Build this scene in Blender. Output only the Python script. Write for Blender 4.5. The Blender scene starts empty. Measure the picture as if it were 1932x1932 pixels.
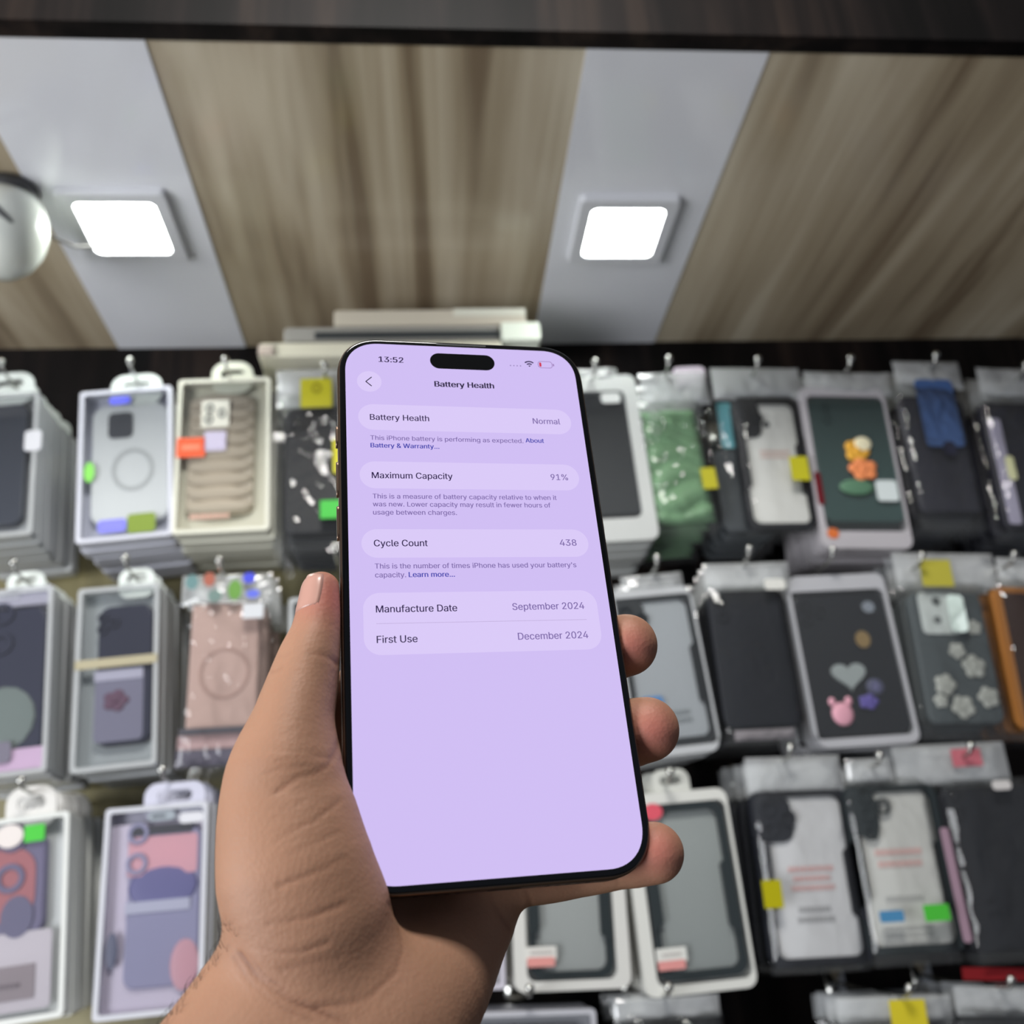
import bpy, bmesh, math, random, os
import numpy as np
from mathutils import Vector, Matrix, noise
from mathutils.bvhtree import BVHTree
from mathutils.geometry import delaunay_2d_cdt

random.seed(7)
PI = math.pi
SC = bpy.context.scene
COL = SC.collection

# ------------------------------------------------------------------ camera
F = 1786.0                      # focal length in pixels of the 1932 px frame
EYE = 1.55                      # eye height above the floor
R_WC = np.array([[0.9947634, -0.02853745, 0.0981397],
                 [-0.07993576, 0.38111309, 0.92106628],
                 [-0.06368721, -0.92408789, 0.37683619]])   # world <- camera (x right, y down, z forward)
cam = bpy.data.cameras.new('camera')
cam.sensor_width = 36.0
cam.lens = 36.0 * F / 1932.0
cam.clip_start = 0.01
cam.dof.use_dof = True
cam.dof.focus_distance = 0.272
cam.dof.aperture_fstop = 12.5
cam_o = bpy.data.objects.new('camera', cam)
COL.objects.link(cam_o)
_m = np.eye(4)
_m[:3, 0] = R_WC[:, 0]; _m[:3, 1] = -R_WC[:, 1]; _m[:3, 2] = -R_WC[:, 2]; _m[2, 3] = EYE
cam_o.matrix_world = Matrix(_m.tolist())
SC.camera = cam_o

# ------------------------------------------------------------------ world, lights, exposure
W = bpy.data.worlds.new('world'); SC.world = W; W.use_nodes = True
W.node_tree.nodes['Background'].inputs[0].default_value = (0.75, 0.82, 1.0, 1)
W.node_tree.nodes['Background'].inputs[1].default_value = 0.16
SC.view_settings.view_transform = 'Standard'
SC.view_settings.look = 'None'
SC.view_settings.exposure = 0.0
SC.view_settings.gamma = 1.0
SC.view_settings.use_curve_mapping = False


def area(name, loc, target, size, power, col):
    l = bpy.data.lights.new(name, 'AREA'); l.shape = 'RECTANGLE'
    l.size, l.size_y = size; l.energy = power; l.color = col
    o = bpy.data.objects.new(name, l); COL.objects.link(o)
    o.location = loc
    o.rotation_euler = (Vector(target) - Vector(loc)).to_track_quat('-Z', 'Y').to_euler()
    return o


area('left_fill_light', (-1.75, -0.55, EYE - 0.30), (0.0, 0.75, EYE + 0.35), (1.4, 1.2), 58.0, (0.95, 0.97, 1.0))  # unseen area light added at the left to brighten soffit and hand
area('overhead_fill_light', (0.0, -0.3, EYE + 1.27), (-0.1, 0.8, EYE + 0.2), (0.46, 0.3), 19.0, (1.0, 0.98, 0.94))  # unseen overhead area light, added to light the packs from the front
LED_STRENGTH = 32.0

# ------------------------------------------------------------------ helpers


def cray(u, v):
    return R_WC @ np.array([(u - 966) / F, (v - 966) / F, 1.0])


def at_y(u, v, y):
    r = cray(u, v); p = r * y / r[1]
    return Vector((p[0], p[1], p[2] + EYE))


def srgb(c):
    return tuple(((x / 255) / 12.92 if x / 255 <= 0.04045 else ((x / 255 + 0.055) / 1.055) ** 2.4) for x in c)


MATS = {}


def mat(col, rough=0.5, metal=0.0, spec=0.5, coat=0.0, name=None, emit=0.0):
    key = (tuple(col), rough, metal, spec, coat, emit)
    if key in MATS:
        return MATS[key]
    m = bpy.data.materials.new(name or 'paint_%d_%d_%d' % tuple(int(x) for x in col)); m.use_nodes = True
    b = m.node_tree.nodes['Principled BSDF']
    b.inputs['Base Color'].default_value = (*srgb(col), 1)
    b.inputs['Roughness'].default_value = rough
    b.inputs['Metallic'].default_value = metal
    b.inputs['Specular IOR Level'].default_value = spec
    b.inputs['Coat Weight'].default_value = coat
    b.inputs['Coat Roughness'].default_value = 0.08
    if emit:
        b.inputs['Emission Color'].default_value = (*srgb(col), 1)
        b.inputs['Emission Strength'].default_value = emit
    MATS[key] = m
    return m


def film_material(name, tint, white, rough, gloss, ior=1.32):
    """clear plastic film: mostly see-through, a little milky, with sharp reflections"""
    m = bpy.data.materials.new(name); m.use_nodes = True
    nt = m.node_tree; N = nt.nodes; L = nt.links
    N.remove(N['Principled BSDF'])
    out = N['Material Output']
    tr = N.new('ShaderNodeBsdfTransparent'); tr.inputs[0].default_value = (*tint, 1)
    di = N.new('ShaderNodeBsdfDiffuse'); di.inputs[0].default_value = (0.85, 0.87, 0.88, 1)
    m1 = N.new('ShaderNodeMixShader'); m1.inputs[0].default_value = white
    gl = N.new('ShaderNodeBsdfGlossy'); gl.inputs['Roughness'].default_value = rough
    fr = N.new('ShaderNodeFresnel'); fr.inputs[0].default_value = ior
    mu = N.new('ShaderNodeMath'); mu.operation = 'MULTIPLY_ADD'; mu.inputs[1].default_value = 1.0; mu.inputs[2].default_value = gloss
    mu.use_clamp = True
    m2 = N.new('ShaderNodeMixShader')
    L.new(tr.outputs[0], m1.inputs[1]); L.new(di.outputs[0], m1.inputs[2])
    L.new(fr.outputs[0], mu.inputs[0]); L.new(mu.outputs[0], m2.inputs[0])
    L.new(m1.outputs[0], m2.inputs[1]); L.new(gl.outputs[0], m2.inputs[2])
    L.new(m2.outputs[0], out.inputs[0])
    return m


FILM_BOX = film_material('clear_box_plastic', (0.98, 0.99, 0.99), 0.02, 0.05, 0.0)
FILM_EDGE = film_material('folded_box_plastic', (0.9, 0.92, 0.92), 0.45, 0.12, 0.04)
FILM_BAG = film_material('clear_bag_plastic', (0.98, 0.985, 0.98), 0.015, 0.05, 0.025, 1.18)
FILM_HEAD = film_material('milky_bag_header', (0.9, 0.91, 0.9), 0.34, 0.06, 0.08)


def wood_material(name, cols, scale, rough, axis, wav=1.0, coat=0.0, spec=0.5):
    m = bpy.data.materials.new(name); m.use_nodes = True
    nt = m.node_tree; N = nt.nodes; L = nt.links; b = N['Principled BSDF']
    tc = N.new('ShaderNodeTexCoord'); mp = N.new('ShaderNodeMapping')
    s = [scale, scale, scale]; s[axis] = scale * 0.10
    mp.inputs['Scale'].default_value = s
    n1 = N.new('ShaderNodeTexNoise'); n1.inputs['Scale'].default_value = 1.0; n1.inputs['Detail'].default_value = 3; n1.inputs['Distortion'].default_value = wav
    mp2 = N.new('ShaderNodeMapping'); s2 = [scale * 5] * 3; s2[axis] = scale * 0.22; mp2.inputs['Scale'].default_value = s2
    n2 = N.new('ShaderNodeTexNoise'); n2.inputs['Scale'].default_value = 1.0; n2.inputs['Detail'].default_value = 4; n2.inputs['Distortion'].default_value = 0.6
    mx = N.new('ShaderNodeMath'); mx.operation = 'MULTIPLY_ADD'; mx.inputs[1].default_value = 0.32
    cr = N.new('ShaderNodeValToRGB'); e = cr.color_ramp
    e.elements[0].position = 0.50; e.elements[0].color = (*srgb(cols[0]), 1)
    e.elements[1].position = 0.82; e.elements[1].color = (*srgb(cols[-1]), 1)
    for i, c in enumerate(cols[1:-1]):
        k = e.elements.new(0.50 + 0.32 * (i + 1) / (len(cols) - 1)); k.color = (*srgb(c), 1)
    L.new(tc.outputs['Object'], mp.inputs[0]); L.new(tc.outputs['Object'], mp2.inputs[0])
    L.new(mp.outputs[0], n1.inputs[0]); L.new(mp2.outputs[0], n2.inputs[0])
    L.new(n2.outputs[0], mx.inputs[0]); L.new(n1.outputs[0], mx.inputs[2])
    L.new(mx.outputs[0], cr.inputs[0]); L.new(cr.outputs[0], b.inputs['Base Color'])
    b.inputs['Roughness'].default_value = rough; b.inputs['Specular IOR Level'].default_value = spec
    b.inputs['Coat Weight'].default_value = coat; b.inputs['Coat Roughness'].default_value = 0.12
    return m


class MB:
    """collects shapes and links them as one mesh object"""

    def __init__(self):
        self.v = []; self.f = []

    def add(self, vs, fs):
        b = len(self.v); self.v += [tuple(p) for p in vs]; self.f += [tuple(i + b for i in q) for q in fs]
        return self

    def box(self, x0, x1, y0, y1, z0, z1):
        v = [(x, y, z) for z in (z0, z1) for y in (y0, y1) for x in (x0, x1)]
        return self.add(v, [(0, 2, 3, 1), (4, 5, 7, 6), (0, 1, 5, 4), (2, 6, 7, 3), (0, 4, 6, 2), (1, 3, 7, 5)])

    def prism(self, o, y0, y1, bev=0.0):
        """outline o (x,z) from front y0 (towards the viewer, -y) to back y1, front edge rounded by bev"""
        n = len(o); cx = sum(p[0] for p in o) / n; cz = sum(p[1] for p in o) / n
        hw = max(abs(p[0] - cx) for p in o); hz = max(abs(p[1] - cz) for p in o)
        rings = []
        steps = [(bev, 0.0), (bev * 0.35, bev * 0.3), (0.0, bev)] if bev > 0 else [(0.0, 0.0)]
        for ins, dy in steps:
            sx = 1 - ins / max(hw, 1e-6); sz = 1 - ins / max(hz, 1e-6)
            rings.append([(cx + (p[0] - cx) * sx, y0 + dy, cz + (p[1] - cz) * sz) for p in o])
        rings.append([(p[0], y1, p[1]) for p in o])
        vs = [p for r in rings for p in r]; fs = [tuple(range(n))]
        for k in range(len(rings) - 1):
            for i in range(n):
                j = (i + 1) % n
                fs.append((k * n + i, (k + 1) * n + i, (k + 1) * n + j, k * n + j))
        fs.append(tuple(reversed(range((len(rings) - 1) * n, len(rings) * n))))
        return self.add(vs, fs)

    def ring(self, o, i_, y0, y1, bev=0.0):
        """a frame between outline o and inner outline i_ (same number of points)"""
        n = len(o)
        A = [(p[0], y0 + bev, p[1]) for p in o]; B = [(p[0] * 0.985 + q[0] * 0.015, y0, p[1] * 0.985 + q[1] * 0.015) if bev else (p[0], y0, p[1]) for p, q in zip(o, i_)]
        Cc = [(q[0], y0, q[1]) for q in i_]; D = [(q[0], y1, q[1]) for q in i_]; E_ = [(p[0], y1, p[1]) for p in o]
        rs = [A, B, Cc, D, E_]
        vs = [p for r in rs for p in r]; fs = []
        for k in range(5):
            k2 = (k + 1) % 5
            for a in range(n):
                b = (a + 1) % n
                fs.append((k * n + a, k * n + b, k2 * n + b, k2 * n + a))
        return self.add(vs, fs)

    def tube(self, pts, r, n=10, cap=True):
        rings = []; rr = r if isinstance(r, (list, tuple)) else [r] * len(pts)
        P = [Vector(p) for p in pts]
        up = Vector((0, 0, 1))
        for i, p in enumerate(P):
            t = (P[min(i + 1, len(P) - 1)] - P[max(i - 1, 0)]).normalized()
            a = t.cross(up if abs(t.dot(up)) < 0.9 else Vector((1, 0, 0))).normalized(); b = t.cross(a)
            rings.append([p + (a * math.cos(2 * PI * k / n) + b * math.sin(2 * PI * k / n)) * rr[i] for k in range(n)])
        vs = [tuple(q) for r_ in rings for q in r_]; fs = []
        for k in range(len(rings) - 1):
            for i in range(n):
                j = (i + 1) % n
                fs.append((k * n + i, k * n + j, (k + 1) * n + j, (k + 1) * n + i))
        if cap:
            fs.append(tuple(reversed(range(n)))); fs.append(tuple(range((len(rings) - 1) * n, len(rings) * n)))
        return self.add(vs, fs)

    def ball(self, c, r, nu=14, nv=8, s=(1, 1, 1)):
        vs = []; fs = []
        for i in range(1, nv):
            for j in range(nu):
                a = PI * i / nv; b = 2 * PI * j / nu
                vs.append((c[0] + r * s[0] * math.sin(a) * math.cos(b), c[1] + r * s[1] * math.sin(a) * math.sin(b), c[2] + r * s[2] * math.cos(a)))
        vs += [(c[0], c[1], c[2] + r * s[2]), (c[0], c[1], c[2] - r * s[2])]
        T = len(vs) - 2
        for i in range(nv - 2):
            for j in range(nu):
                k = (j + 1) % nu
                fs.append((i * nu + j, (i + 1) * nu + j, (i + 1) * nu + k, i * nu + k))
        for j in range(nu):
            k = (j + 1) % nu
            fs.append((T, j, k)); fs.append((T + 1, (nv - 2) * nu + k, (nv - 2) * nu + j))
        return self.add(vs, fs)

    def build(self, name, material, parent=None, smooth=False, fix=True):
        me = bpy.data.meshes.new(name); me.from_pydata(self.v, [], self.f)
        if fix:
            bm = bmesh.new(); bm.from_mesh(me); bmesh.ops.recalc_face_normals(bm, faces=bm.faces); bm.to_mesh(me); bm.free()
        me.materials.append(material)
        if smooth:
            me.shade_smooth()
        o = bpy.data.objects.new(name, me); COL.objects.link(o)
        if parent:
            o.parent = parent
        return o


def rrect(x0, x1, z0, z1, r, n=6):
    r = min(r, abs(x1 - x0) / 2, abs(z1 - z0) / 2); o = []
    for cx, cz, a0 in ((x1 - r, z1 - r, 0), (x0 + r, z1 - r, 90), (x0 + r, z0 + r, 180), (x1 - r, z0 + r, 270)):
        for k in range(n + 1):
            a = math.radians(a0 + 90 * k / n); o.append((cx + r * math.cos(a), cz + r * math.sin(a)))
    return o


def tag(o, label=None, cat=None, group=None, kind=None):
    if label: o['label'] = label
    if cat: o['category'] = cat
    if group: o['group'] = group
    if kind: o['kind'] = kind
    return o


def empty(name, loc, label, cat, group=None):
    o = bpy.data.objects.new(name, None); COL.objects.link(o); o.location = loc; o.empty_display_size = 0.02
    return tag(o, label, cat, group)


def copy_tree(o, kids, parent=None):
    c = o.copy(); COL.objects.link(c)
    if parent: c.parent = parent
    for ch in kids.get(o, ()):
        copy_tree(ch, kids, c)
    return c


# ------------------------------------------------------------------ room: wall, soffit, fascia, floor
WALL_Y = 1.10
ZS = EYE + 0.698             # underside of the soffit
Y_FRONT = 0.603              # its front edge
M_SOFFIT = wood_material('wavy_grey_brown_wood', [(122, 106, 86), (160, 146, 122), (180, 167, 144), (198, 187, 165)], 7.0, 0.24, 1, 1.6, 0.3)
M_DARK = wood_material('dark_wood_laminate', [(9, 8, 8), (16, 13, 13), (25, 20, 19), (40, 32, 28)], 16.0, 0.5, 2, 0.5, 0.0, 0.12)
M_WALL = wood_material('olive_wood_laminate', [(104, 96, 66), (128, 120, 84), (146, 138, 100)], 9.0, 0.45, 2, 1.0, 0.0)
M_STRIP = mat((222, 223, 228), 0.16, 0, 0.5, 0.4, 'glossy_white_laminate')


def slab(name, x0, x1, y0, y1, z0, z1, m):
    return tag(MB().box(x0, x1, y0, y1, z0, z1).build(name, m), kind='structure')


slab('floor', -2.2, 2.2, -2.6, 1.14, -0.05, 0.0, mat((120, 116, 110), 0.4, name='grey_floor_tile'))
slab('wall_back', -2.2, 2.2, WALL_Y, WALL_Y + 0.04, 0.0, ZS + 0.9, M_DARK)
slab('ceiling', -2.2, 2.2, Y_FRONT + 0.012, WALL_Y, ZS, ZS + 0.018, M_SOFFIT)
slab('trim_1', -0.384, -0.2215, Y_FRONT + 0.012, WALL_Y, ZS - 0.0012, ZS + 0.001, M_STRIP)
slab('trim_2', 0.161, 0.330, Y_FRONT + 0.012, WALL_Y, ZS - 0.0012, ZS + 0.001, M_STRIP)
slab('trim_3', -2.2, 2.2, Y_FRONT - 0.006, Y_FRONT + 0.012, ZS - 0.002, ZS + 0.9, M_DARK)       # fascia above the soffit edge
slab('trim_4', -0.62, 0.05, WALL_Y - 0.006, WALL_Y, 0.0, EYE + 0.545, M_WALL)                    # olive wall panel
slab('ceiling_upper', -2.2, 2.2, -2.6, Y_FRONT + 0.012, ZS + 0.9, ZS + 0.94, mat((170, 168, 162), 0.7, name='ceiling_paint'))

# ------------------------------------------------------------------ ceiling lights
M_LED = bpy.data.materials.new('lit_led_diffuser'); M_LED.use_nodes = True
_b = M_LED.node_tree.nodes['Principled BSDF']
_b.inputs['Base Color'].default_value = (0.9, 0.92, 0.9, 1)
_b.inputs['Emission Color'].default_value = (0.95, 1.0, 0.95, 1); _b.inputs['Emission Strength'].default_value = LED_STRENGTH
M_WHITEPL = mat((205, 206, 210), 0.35, name='white_plastic')


def downlight(x, y, label):
    t = empty('downlight', (x, y, ZS - 0.0012), label, 'ceiling light', 'square downlights in the soffit')
    n = 6
    def R(h, r):
        return [(a, b) for a, b in rrect(-h, h, -h, h, r, n)]
    m = MB()
    oo, ii = R(0.056, 0.006), R(0.041, 0.007)
    k = len(oo)
    rings = [[(p[0], p[1], 0.0) for p in oo], [(p[0], p[1], -0.006) for p in oo], [(p[0] * .97, p[1] * .97, -0.008) for p in oo], [(p[0], p[1], -0.008) for p in ii], [(p[0], p[1], -0.0045) for p in ii]]
    fs = []
    for a in range(len(rings) - 1):
        for i in range(k):
            j = (i + 1) % k; fs.append((a * k + i, a * k + j, (a + 1) * k + j, (a + 1) * k + i))
    m.add([p for r in rings for p in r], fs).build('light_frame', M_WHITEPL, t)
    m = MB(); d = R(0.0405, 0.007)
    m.add([(p[0], p[1], -0.0062) for p in d] + [(p[0], p[1], -0.003) for p in d], [tuple(range(k)), tuple(reversed(range(k, 2 * k)))] + [(i, (i + 1) % k, (i + 1) % k + k, i + k) for i in range(k)])
    m.build('diffuser', M_LED, t)
    return t


downlight(-0.3052, 0.853, 'lit square ceiling light in the white strip beside the white dome camera')
downlight(0.2395, 0.860, 'lit square ceiling light in the white strip above the phone, clear of the dome camera')

# white dome camera under the soffit, at the left edge
DX, DY = -0.402, 0.800
t = empty('dome_camera', (DX, DY, ZS - .004), 'white rounded dome camera hanging under the soffit at the left edge', 'security camera')
def lathe(prof, n=28):
    m = MB(); vs = []; fs = []
    for r, z in prof:
        vs += [(r * math.cos(2 * PI * k / n), r * math.sin(2 * PI * k / n), z) for k in range(n)]
    for a in range(len(prof) - 1):
        for i in range(n):
            j = (i + 1) % n; fs.append((a * n + i, a * n + j, (a + 1) * n + j, (a + 1) * n + i))
    fs.append(tuple(range(n))); fs.append(tuple(reversed(range((len(prof) - 1) * n, len(prof) * n))))
    return m.add(vs, fs)
M_CAMW = mat((226, 230, 222), 0.22, 0, 0.5, 0.5, 'glossy_camera_white')
lathe([(0.030, 0), (0.030, -0.012), (0.027, -0.016)]).build('mount', mat((60, 60, 62), 0.5), t, True)
t.scale = (.93, .93, .93)
bd = lathe([(0.026, -0.014), (0.036, -0.020), (0.0425, -0.034), (0.0445, -0.052), (0.0420, -0.072), (0.034, -0.090), (0.022, -0.102), (0.008, -0.107)]).build('housing', M_CAMW, t, True)
o_ = lathe([(0.0448, -0.048), (0.0453, -0.050), (0.0453, -0.053), (0.0445, -0.055)]).build('seam_ring', mat((90, 92, 92), 0.4), t, True)
o_.rotation_euler = (0.0, 0.75, 0.0); o_.location = (0.037, 0, -0.014)
w = MB().tube([(0.03, 0.02, -0.04), (0.055, 0.05, -0.035), (0.085, 0.07, -0.018), (0.105, 0.075, -0.006), (0.11, 0.076, -0.002)], 0.0016, 8).build('cable', mat((70, 66, 62), 0.5), t, True)

# ------------------------------------------------------------------ hanging packs
HOOK = mat((190, 190, 186), 0.22, 1.0, name='chromed_wire')
CASE_BLACK = (30, 31, 35)
K_BOX, K_FRAME, K_BAG = 'box', 'frame', 'bag'


class Pack:
    def __init__(self, name, label, cat, quad, y0, group):
        tl, tr, bl, br = [at_y(*p, y0) for p in quad]
        c = (tl + tr + bl + br) / 4
        ex = ((tr - tl) + (br - bl)) / 2; ez = ((tl - bl) + (tr - br)) / 2
        self.w = ex.length; self.h = ez.length; self.y0 = y0
        ang = (math.atan2(ex.z, ex.x) + math.atan2(-ez.x, ez.z)) / 2
        self.c = c; self.ang = ang
        self.t = empty(name, c, label, cat, group); self.t.rotation_euler = (0, -ang, 0)
        self.name = name

    def L(self, u, v, dy=0.0):
        p = at_y(u, v, self.y0 + dy) - self.c
        c, s = math.cos(self.ang), math.sin(self.ang)
        return (p.x * c + p.z * s, -p.x * s + p.z * c)

    def rect(self, px, dy=0.0):
        u0, v0, u1, v1 = px; uc, vc = (u0 + u1) / 2, (v0 + v1) / 2
        x0 = self.L(u0, vc, dy)[0]; x1 = self.L(u1, vc, dy)[0]
        z1 = self.L(uc, v0, dy)[1]; z0 = self.L(uc, v1, dy)[1]
        return x0, x1, z0, z1


def crinkle(w, h, seed, amp, nx=40, nz=66, y=0.0, bulge=0.006):
    """a creased plastic sheet facing -y, pinched at the edges"""
    m = MB(); vs = []; fs = []
    for j in range(nz + 1):
        for i in range(nx + 1):
            a = i / nx * 2 - 1; b = j / nz * 2 - 1
            x = a * w / 2; z = b * h / 2
            e = (1 - a ** 6) * (1 - b ** 8)
            q = Vector((x * 34 + seed * 3.1, z * 26, seed * 1.7))
            n = .7 * noise.noise(q) + 0.8 * abs(noise.noise(q * 2.1)) + 0.5 * abs(noise.noise(q * 4.3)) + 0.35 * abs(noise.noise(q * 8.7))
            vs.append((x, y - bulge * e - amp * n * (0.35 + 0.65 * e), z))
    for j in range(nz):
        for i in range(nx):
            k = j * (nx + 1) + i; fs.append((k, k + 1, k + nx + 2, k + nx + 1))
    return m.add(vs, fs)


def hang_tab(P, px, col, parent, y=0.004):
    """white euro-slot hanger above a box"""
    x0, x1, z0, z1 = P.rect(px)
    cx = (x0 + x1) / 2; wz = z1 - z0; ww = x1 - x0
    o = rrect(x0, x1, z0 - 0.012, z1, wz * 0.55, 6)
    i_ = rrect(cx - ww * 0.28, cx + ww * 0.28, z0 + wz * 0.22, z0 + wz * 0.66, wz * 0.2, 6)
    return MB().ring(o, i_, y, y + 0.0022, 0.0004).build('hang_tab', mat(col, 0.3, 0, 0.5, 0.3), parent)


def lens_rings(m, x, z, r, y, kind):
    """camera lens hoods of a phone case, added to the case mesh"""
    pts = {'three': [(-.5, .5), (-.5, -.5), (.45, 0)], 'two': [(0, .55), (0, -.55)], 'row': [(-.1, .9), (-.1, 0), (-.1, -.9), (.75, .3)]}[kind]
    for a, b in pts:
        k = 16
        o = [(x + a * r * 2 + r * .8 * math.cos(2 * PI * q / k), z + b * r * 2 + r * .8 * math.sin(2 * PI * q / k)) for q in range(k)]
        i_ = [(x + a * r * 2 + r * .5 * math.cos(2 * PI * q / k), z + b * r * 2 + r * .5 * math.sin(2 * PI * q / k)) for q in range(k)]
        m.ring(o, i_, y - 0.002, y + 0.001)


def feat(P, parent, f):
    """one part of a pack: (part name, shape, pixel rectangle, colour, options)"""
    name, shape, px, col = f[:4]; op = f[4] if len(f) > 4 else {}
    dy = op.get('dy', 0.004); th = op.get('th', 0.0006)
    x0, x1, z0, z1 = P.rect(px, dy); cx, cz = (x0 + x1) / 2, (z0 + z1) / 2; w, h = x1 - x0, z1 - z0
    M = op['mat'] if 'mat' in op else mat(col, op.get('rough', 0.45), op.get('metal', 0.0), 0.25, op.get('coat', 0.0))
    m = MB(); smooth = False
    if shape == 'rr':
        m.prism(rrect(x0, x1, z0, z1, op.get('r', 0.004)), dy, dy + th, op.get('bev', 0))
    elif shape == 'case':
        m.prism(rrect(x0, x1, z0, z1, op.get('r', 0.011)), dy, dy + 0.009, 0.0022)
        if 'cam' in op:
            ca, cb, ch = op['cam'][1:] if len(op['cam']) > 1 else (0.24, 0.16, 0.0075)
            lens_rings(m, x0 + w * ca, z1 - h * cb, ch, dy - 0.0006, op['cam'][0])
    elif shape == 'rugged':
        n = 10
        o = rrect(x0, x1, z0, z1, 0.012, n)
        i_ = []
        for a, b in rrect(x0 + w * .08, x1 - w * .08, z0 + h * .045, z1 - h * .045, 0.009, n):
            i_.append((a, b))
        m.ring(o, i_, dy - 0.002, dy + 0.008, 0.001)
        for s, zz, hh in ((x0, cz + h * .0, h * .24), (x1, cz - h * .05, h * .24)):    # thick grip bars down both sides
            d = w * .13 if s == x0 else -w * .13
            m.add([(s, dy - 0.003, zz - hh), (s, dy - 0.003, zz + hh), (s + d, dy - 0.003, zz + hh * .72), (s + d, dy - 0.003, zz - hh * .72),
                   (s, dy + 0.004, zz - hh), (s, dy + 0.004, zz + hh), (s + d, dy + 0.004, zz + hh * .72), (s + d, dy + 0.004, zz - hh * .72)],
                  [(0, 1, 2, 3), (7, 6, 5, 4), (0, 4, 5, 1), (1, 5, 6, 2), (2, 6, 7, 3), (3, 7, 4, 0)])
        if 'cam' in op:
            lens_rings(m, x0 + w * .26, z1 - h * .17, w * .10, dy - 0.003, op['cam'][0])
            m.prism(rrect(x0 + w * .04, x0 + w * (.40 if op['cam'][0] != 'row' else .36), z1 - h * .31, z1 - h * .03, w * .13), dy - 0.0024, dy + 0.003, 0.0008)
    elif shape == 'puffer':
        n = op.get('n', 8); smooth = True
        m.prism(rrect(x0, x1, z0, z1, 0.010), dy + 0.003, dy + 0.009, 0.002)
        for k in range(n):
            zz = z0 + h * (k + .5) / n
            m.ball((cx, dy + 0.002, zz), 1.0, 18, 10, (w * .49, 0.0055, h / n * .56))
    elif shape == 'wavy':
        smooth = True; nx, nz = 22, 44; vs = []; fs = []
        for j in range(nz + 1):
            for i in range(nx + 1):
                a = i / nx; b = j / nz
                e = min(1, 8 * min(a, 1 - a)) ** .5 * min(1, 14 * min(b, 1 - b)) ** .5
                ph = b * 6.2 + 0.45 * math.sin(a * 4.0 + b * 5) + a * .5
                vs.append((x0 + a * w, dy + 0.008 - e * (0.004 + 0.010 * abs(math.sin(ph * PI)) ** .7), z0 + b * h))
        for j in range(nz):
            for i in range(nx):
                k = j * (nx + 1) + i; fs.append((k, k + 1, k + nx + 2, k + nx + 1))
        m.add(vs, fs)
    elif shape == 'disc':
        k = 20; m.prism([(cx + w / 2 * math.cos(2 * PI * q / k), cz + h / 2 * math.sin(2 * PI * q / k)) for q in range(k)], dy, dy + th, min(th * .5, op.get('bev', 0)))
    elif shape == 'ringm':
        k = 28; q_ = op.get('t', .82)
        m.ring([(cx + w / 2 * math.cos(2 * PI * q / k), cz + h / 2 * math.sin(2 * PI * q / k)) for q in range(k)],
               [(cx + w / 2 * q_ * math.cos(2 * PI * q / k), cz + h / 2 * q_ * math.sin(2 * PI * q / k)) for q in range(k)], dy, dy + th)
    elif shape == 'heart':
        o = []
        for q in range(28):
            a = 2 * PI * q / 28
            o.append((cx + w / 2 * math.sin(a) ** 3, cz + h / 2 * (13 * math.cos(a) - 5 * math.cos(2 * a) - 2 * math.cos(3 * a) - math.cos(4 * a)) / 16))
        m.prism(o, dy, dy + th, 0.001)
    elif shape == 'flower':
        smooth = True
        for q in range(5):
            a = 2 * PI * q / 5 + op.get('rot', 0)
            m.ball((cx + w * .27 * math.cos(a), dy, cz + h * .27 * math.sin(a)), 1, 10, 6, (w * .22, 0.0015, h * .22))
        m.ball((cx, dy - 0.001, cz), 1, 10, 6, (w * .14, 0.0018, h * .14))
    elif shape == 'blob':
        smooth = True; m.ball((cx, dy, cz), 1, 14, 8, (w / 2, op.get('d', 0.002), h / 2))
    elif shape == 'charm':
        smooth = True
        m.ball((cx, dy, cz - h * .08), 1, 14, 8, (w * .46, 0.003, h * .42))
        for s in (-1, 1):
            m.ball((cx + s * w * .34, dy, cz + h * .36), 1, 10, 6, (w * .16, 0.0024, h * .17))
    elif shape == 'lines':
        n = op.get('n', 3); rnd = random.Random(int(px[0] * 7 + px[1]))
        for k in range(n):
            zz = z1 - h * (k + .5) / n; ww = w * rnd.uniform(.7, 1.0)
            xx = cx - ww / 2
            while xx < cx + ww / 2:
                l = rnd.uniform(.03, .09) * w
                m.box(xx, min(xx + l, cx + ww / 2), dy, dy + th, zz - h / n * .28, zz + h / n * .28); xx += l + w * .02
    o = m.build(name, M, parent, smooth, fix=shape not in ('wavy',))
    if 'label' in op: o['label'] = op['label']
    return o


def hook(u, v, label, length=0.17):
    p = at_y(u, v, 0.925)
    t = MB()
    L_ = WALL_Y - 0.925
    t.tube([(0, L_, -0.006), (0, 0.02, -0.006), (0, 0.006, -0.005), (0, 0.0, 0.0)], 0.0019, 8)
    t.ball((0, -0.0005, 0.0015), 0.0042, 12, 8)
    t.prism(rrect(-0.011, 0.011, -0.022, 0.008, 0.003), L_ - 0.002, L_)
    o = t.build('display_hook', HOOK, None, True); o.location = p
    return tag(o, label, 'hook', 'wall hooks for the phone cases')


ROWS = {1: 'top row', 2: 'middle row', 3: 'lower row', 4: 'bottom row'}


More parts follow.
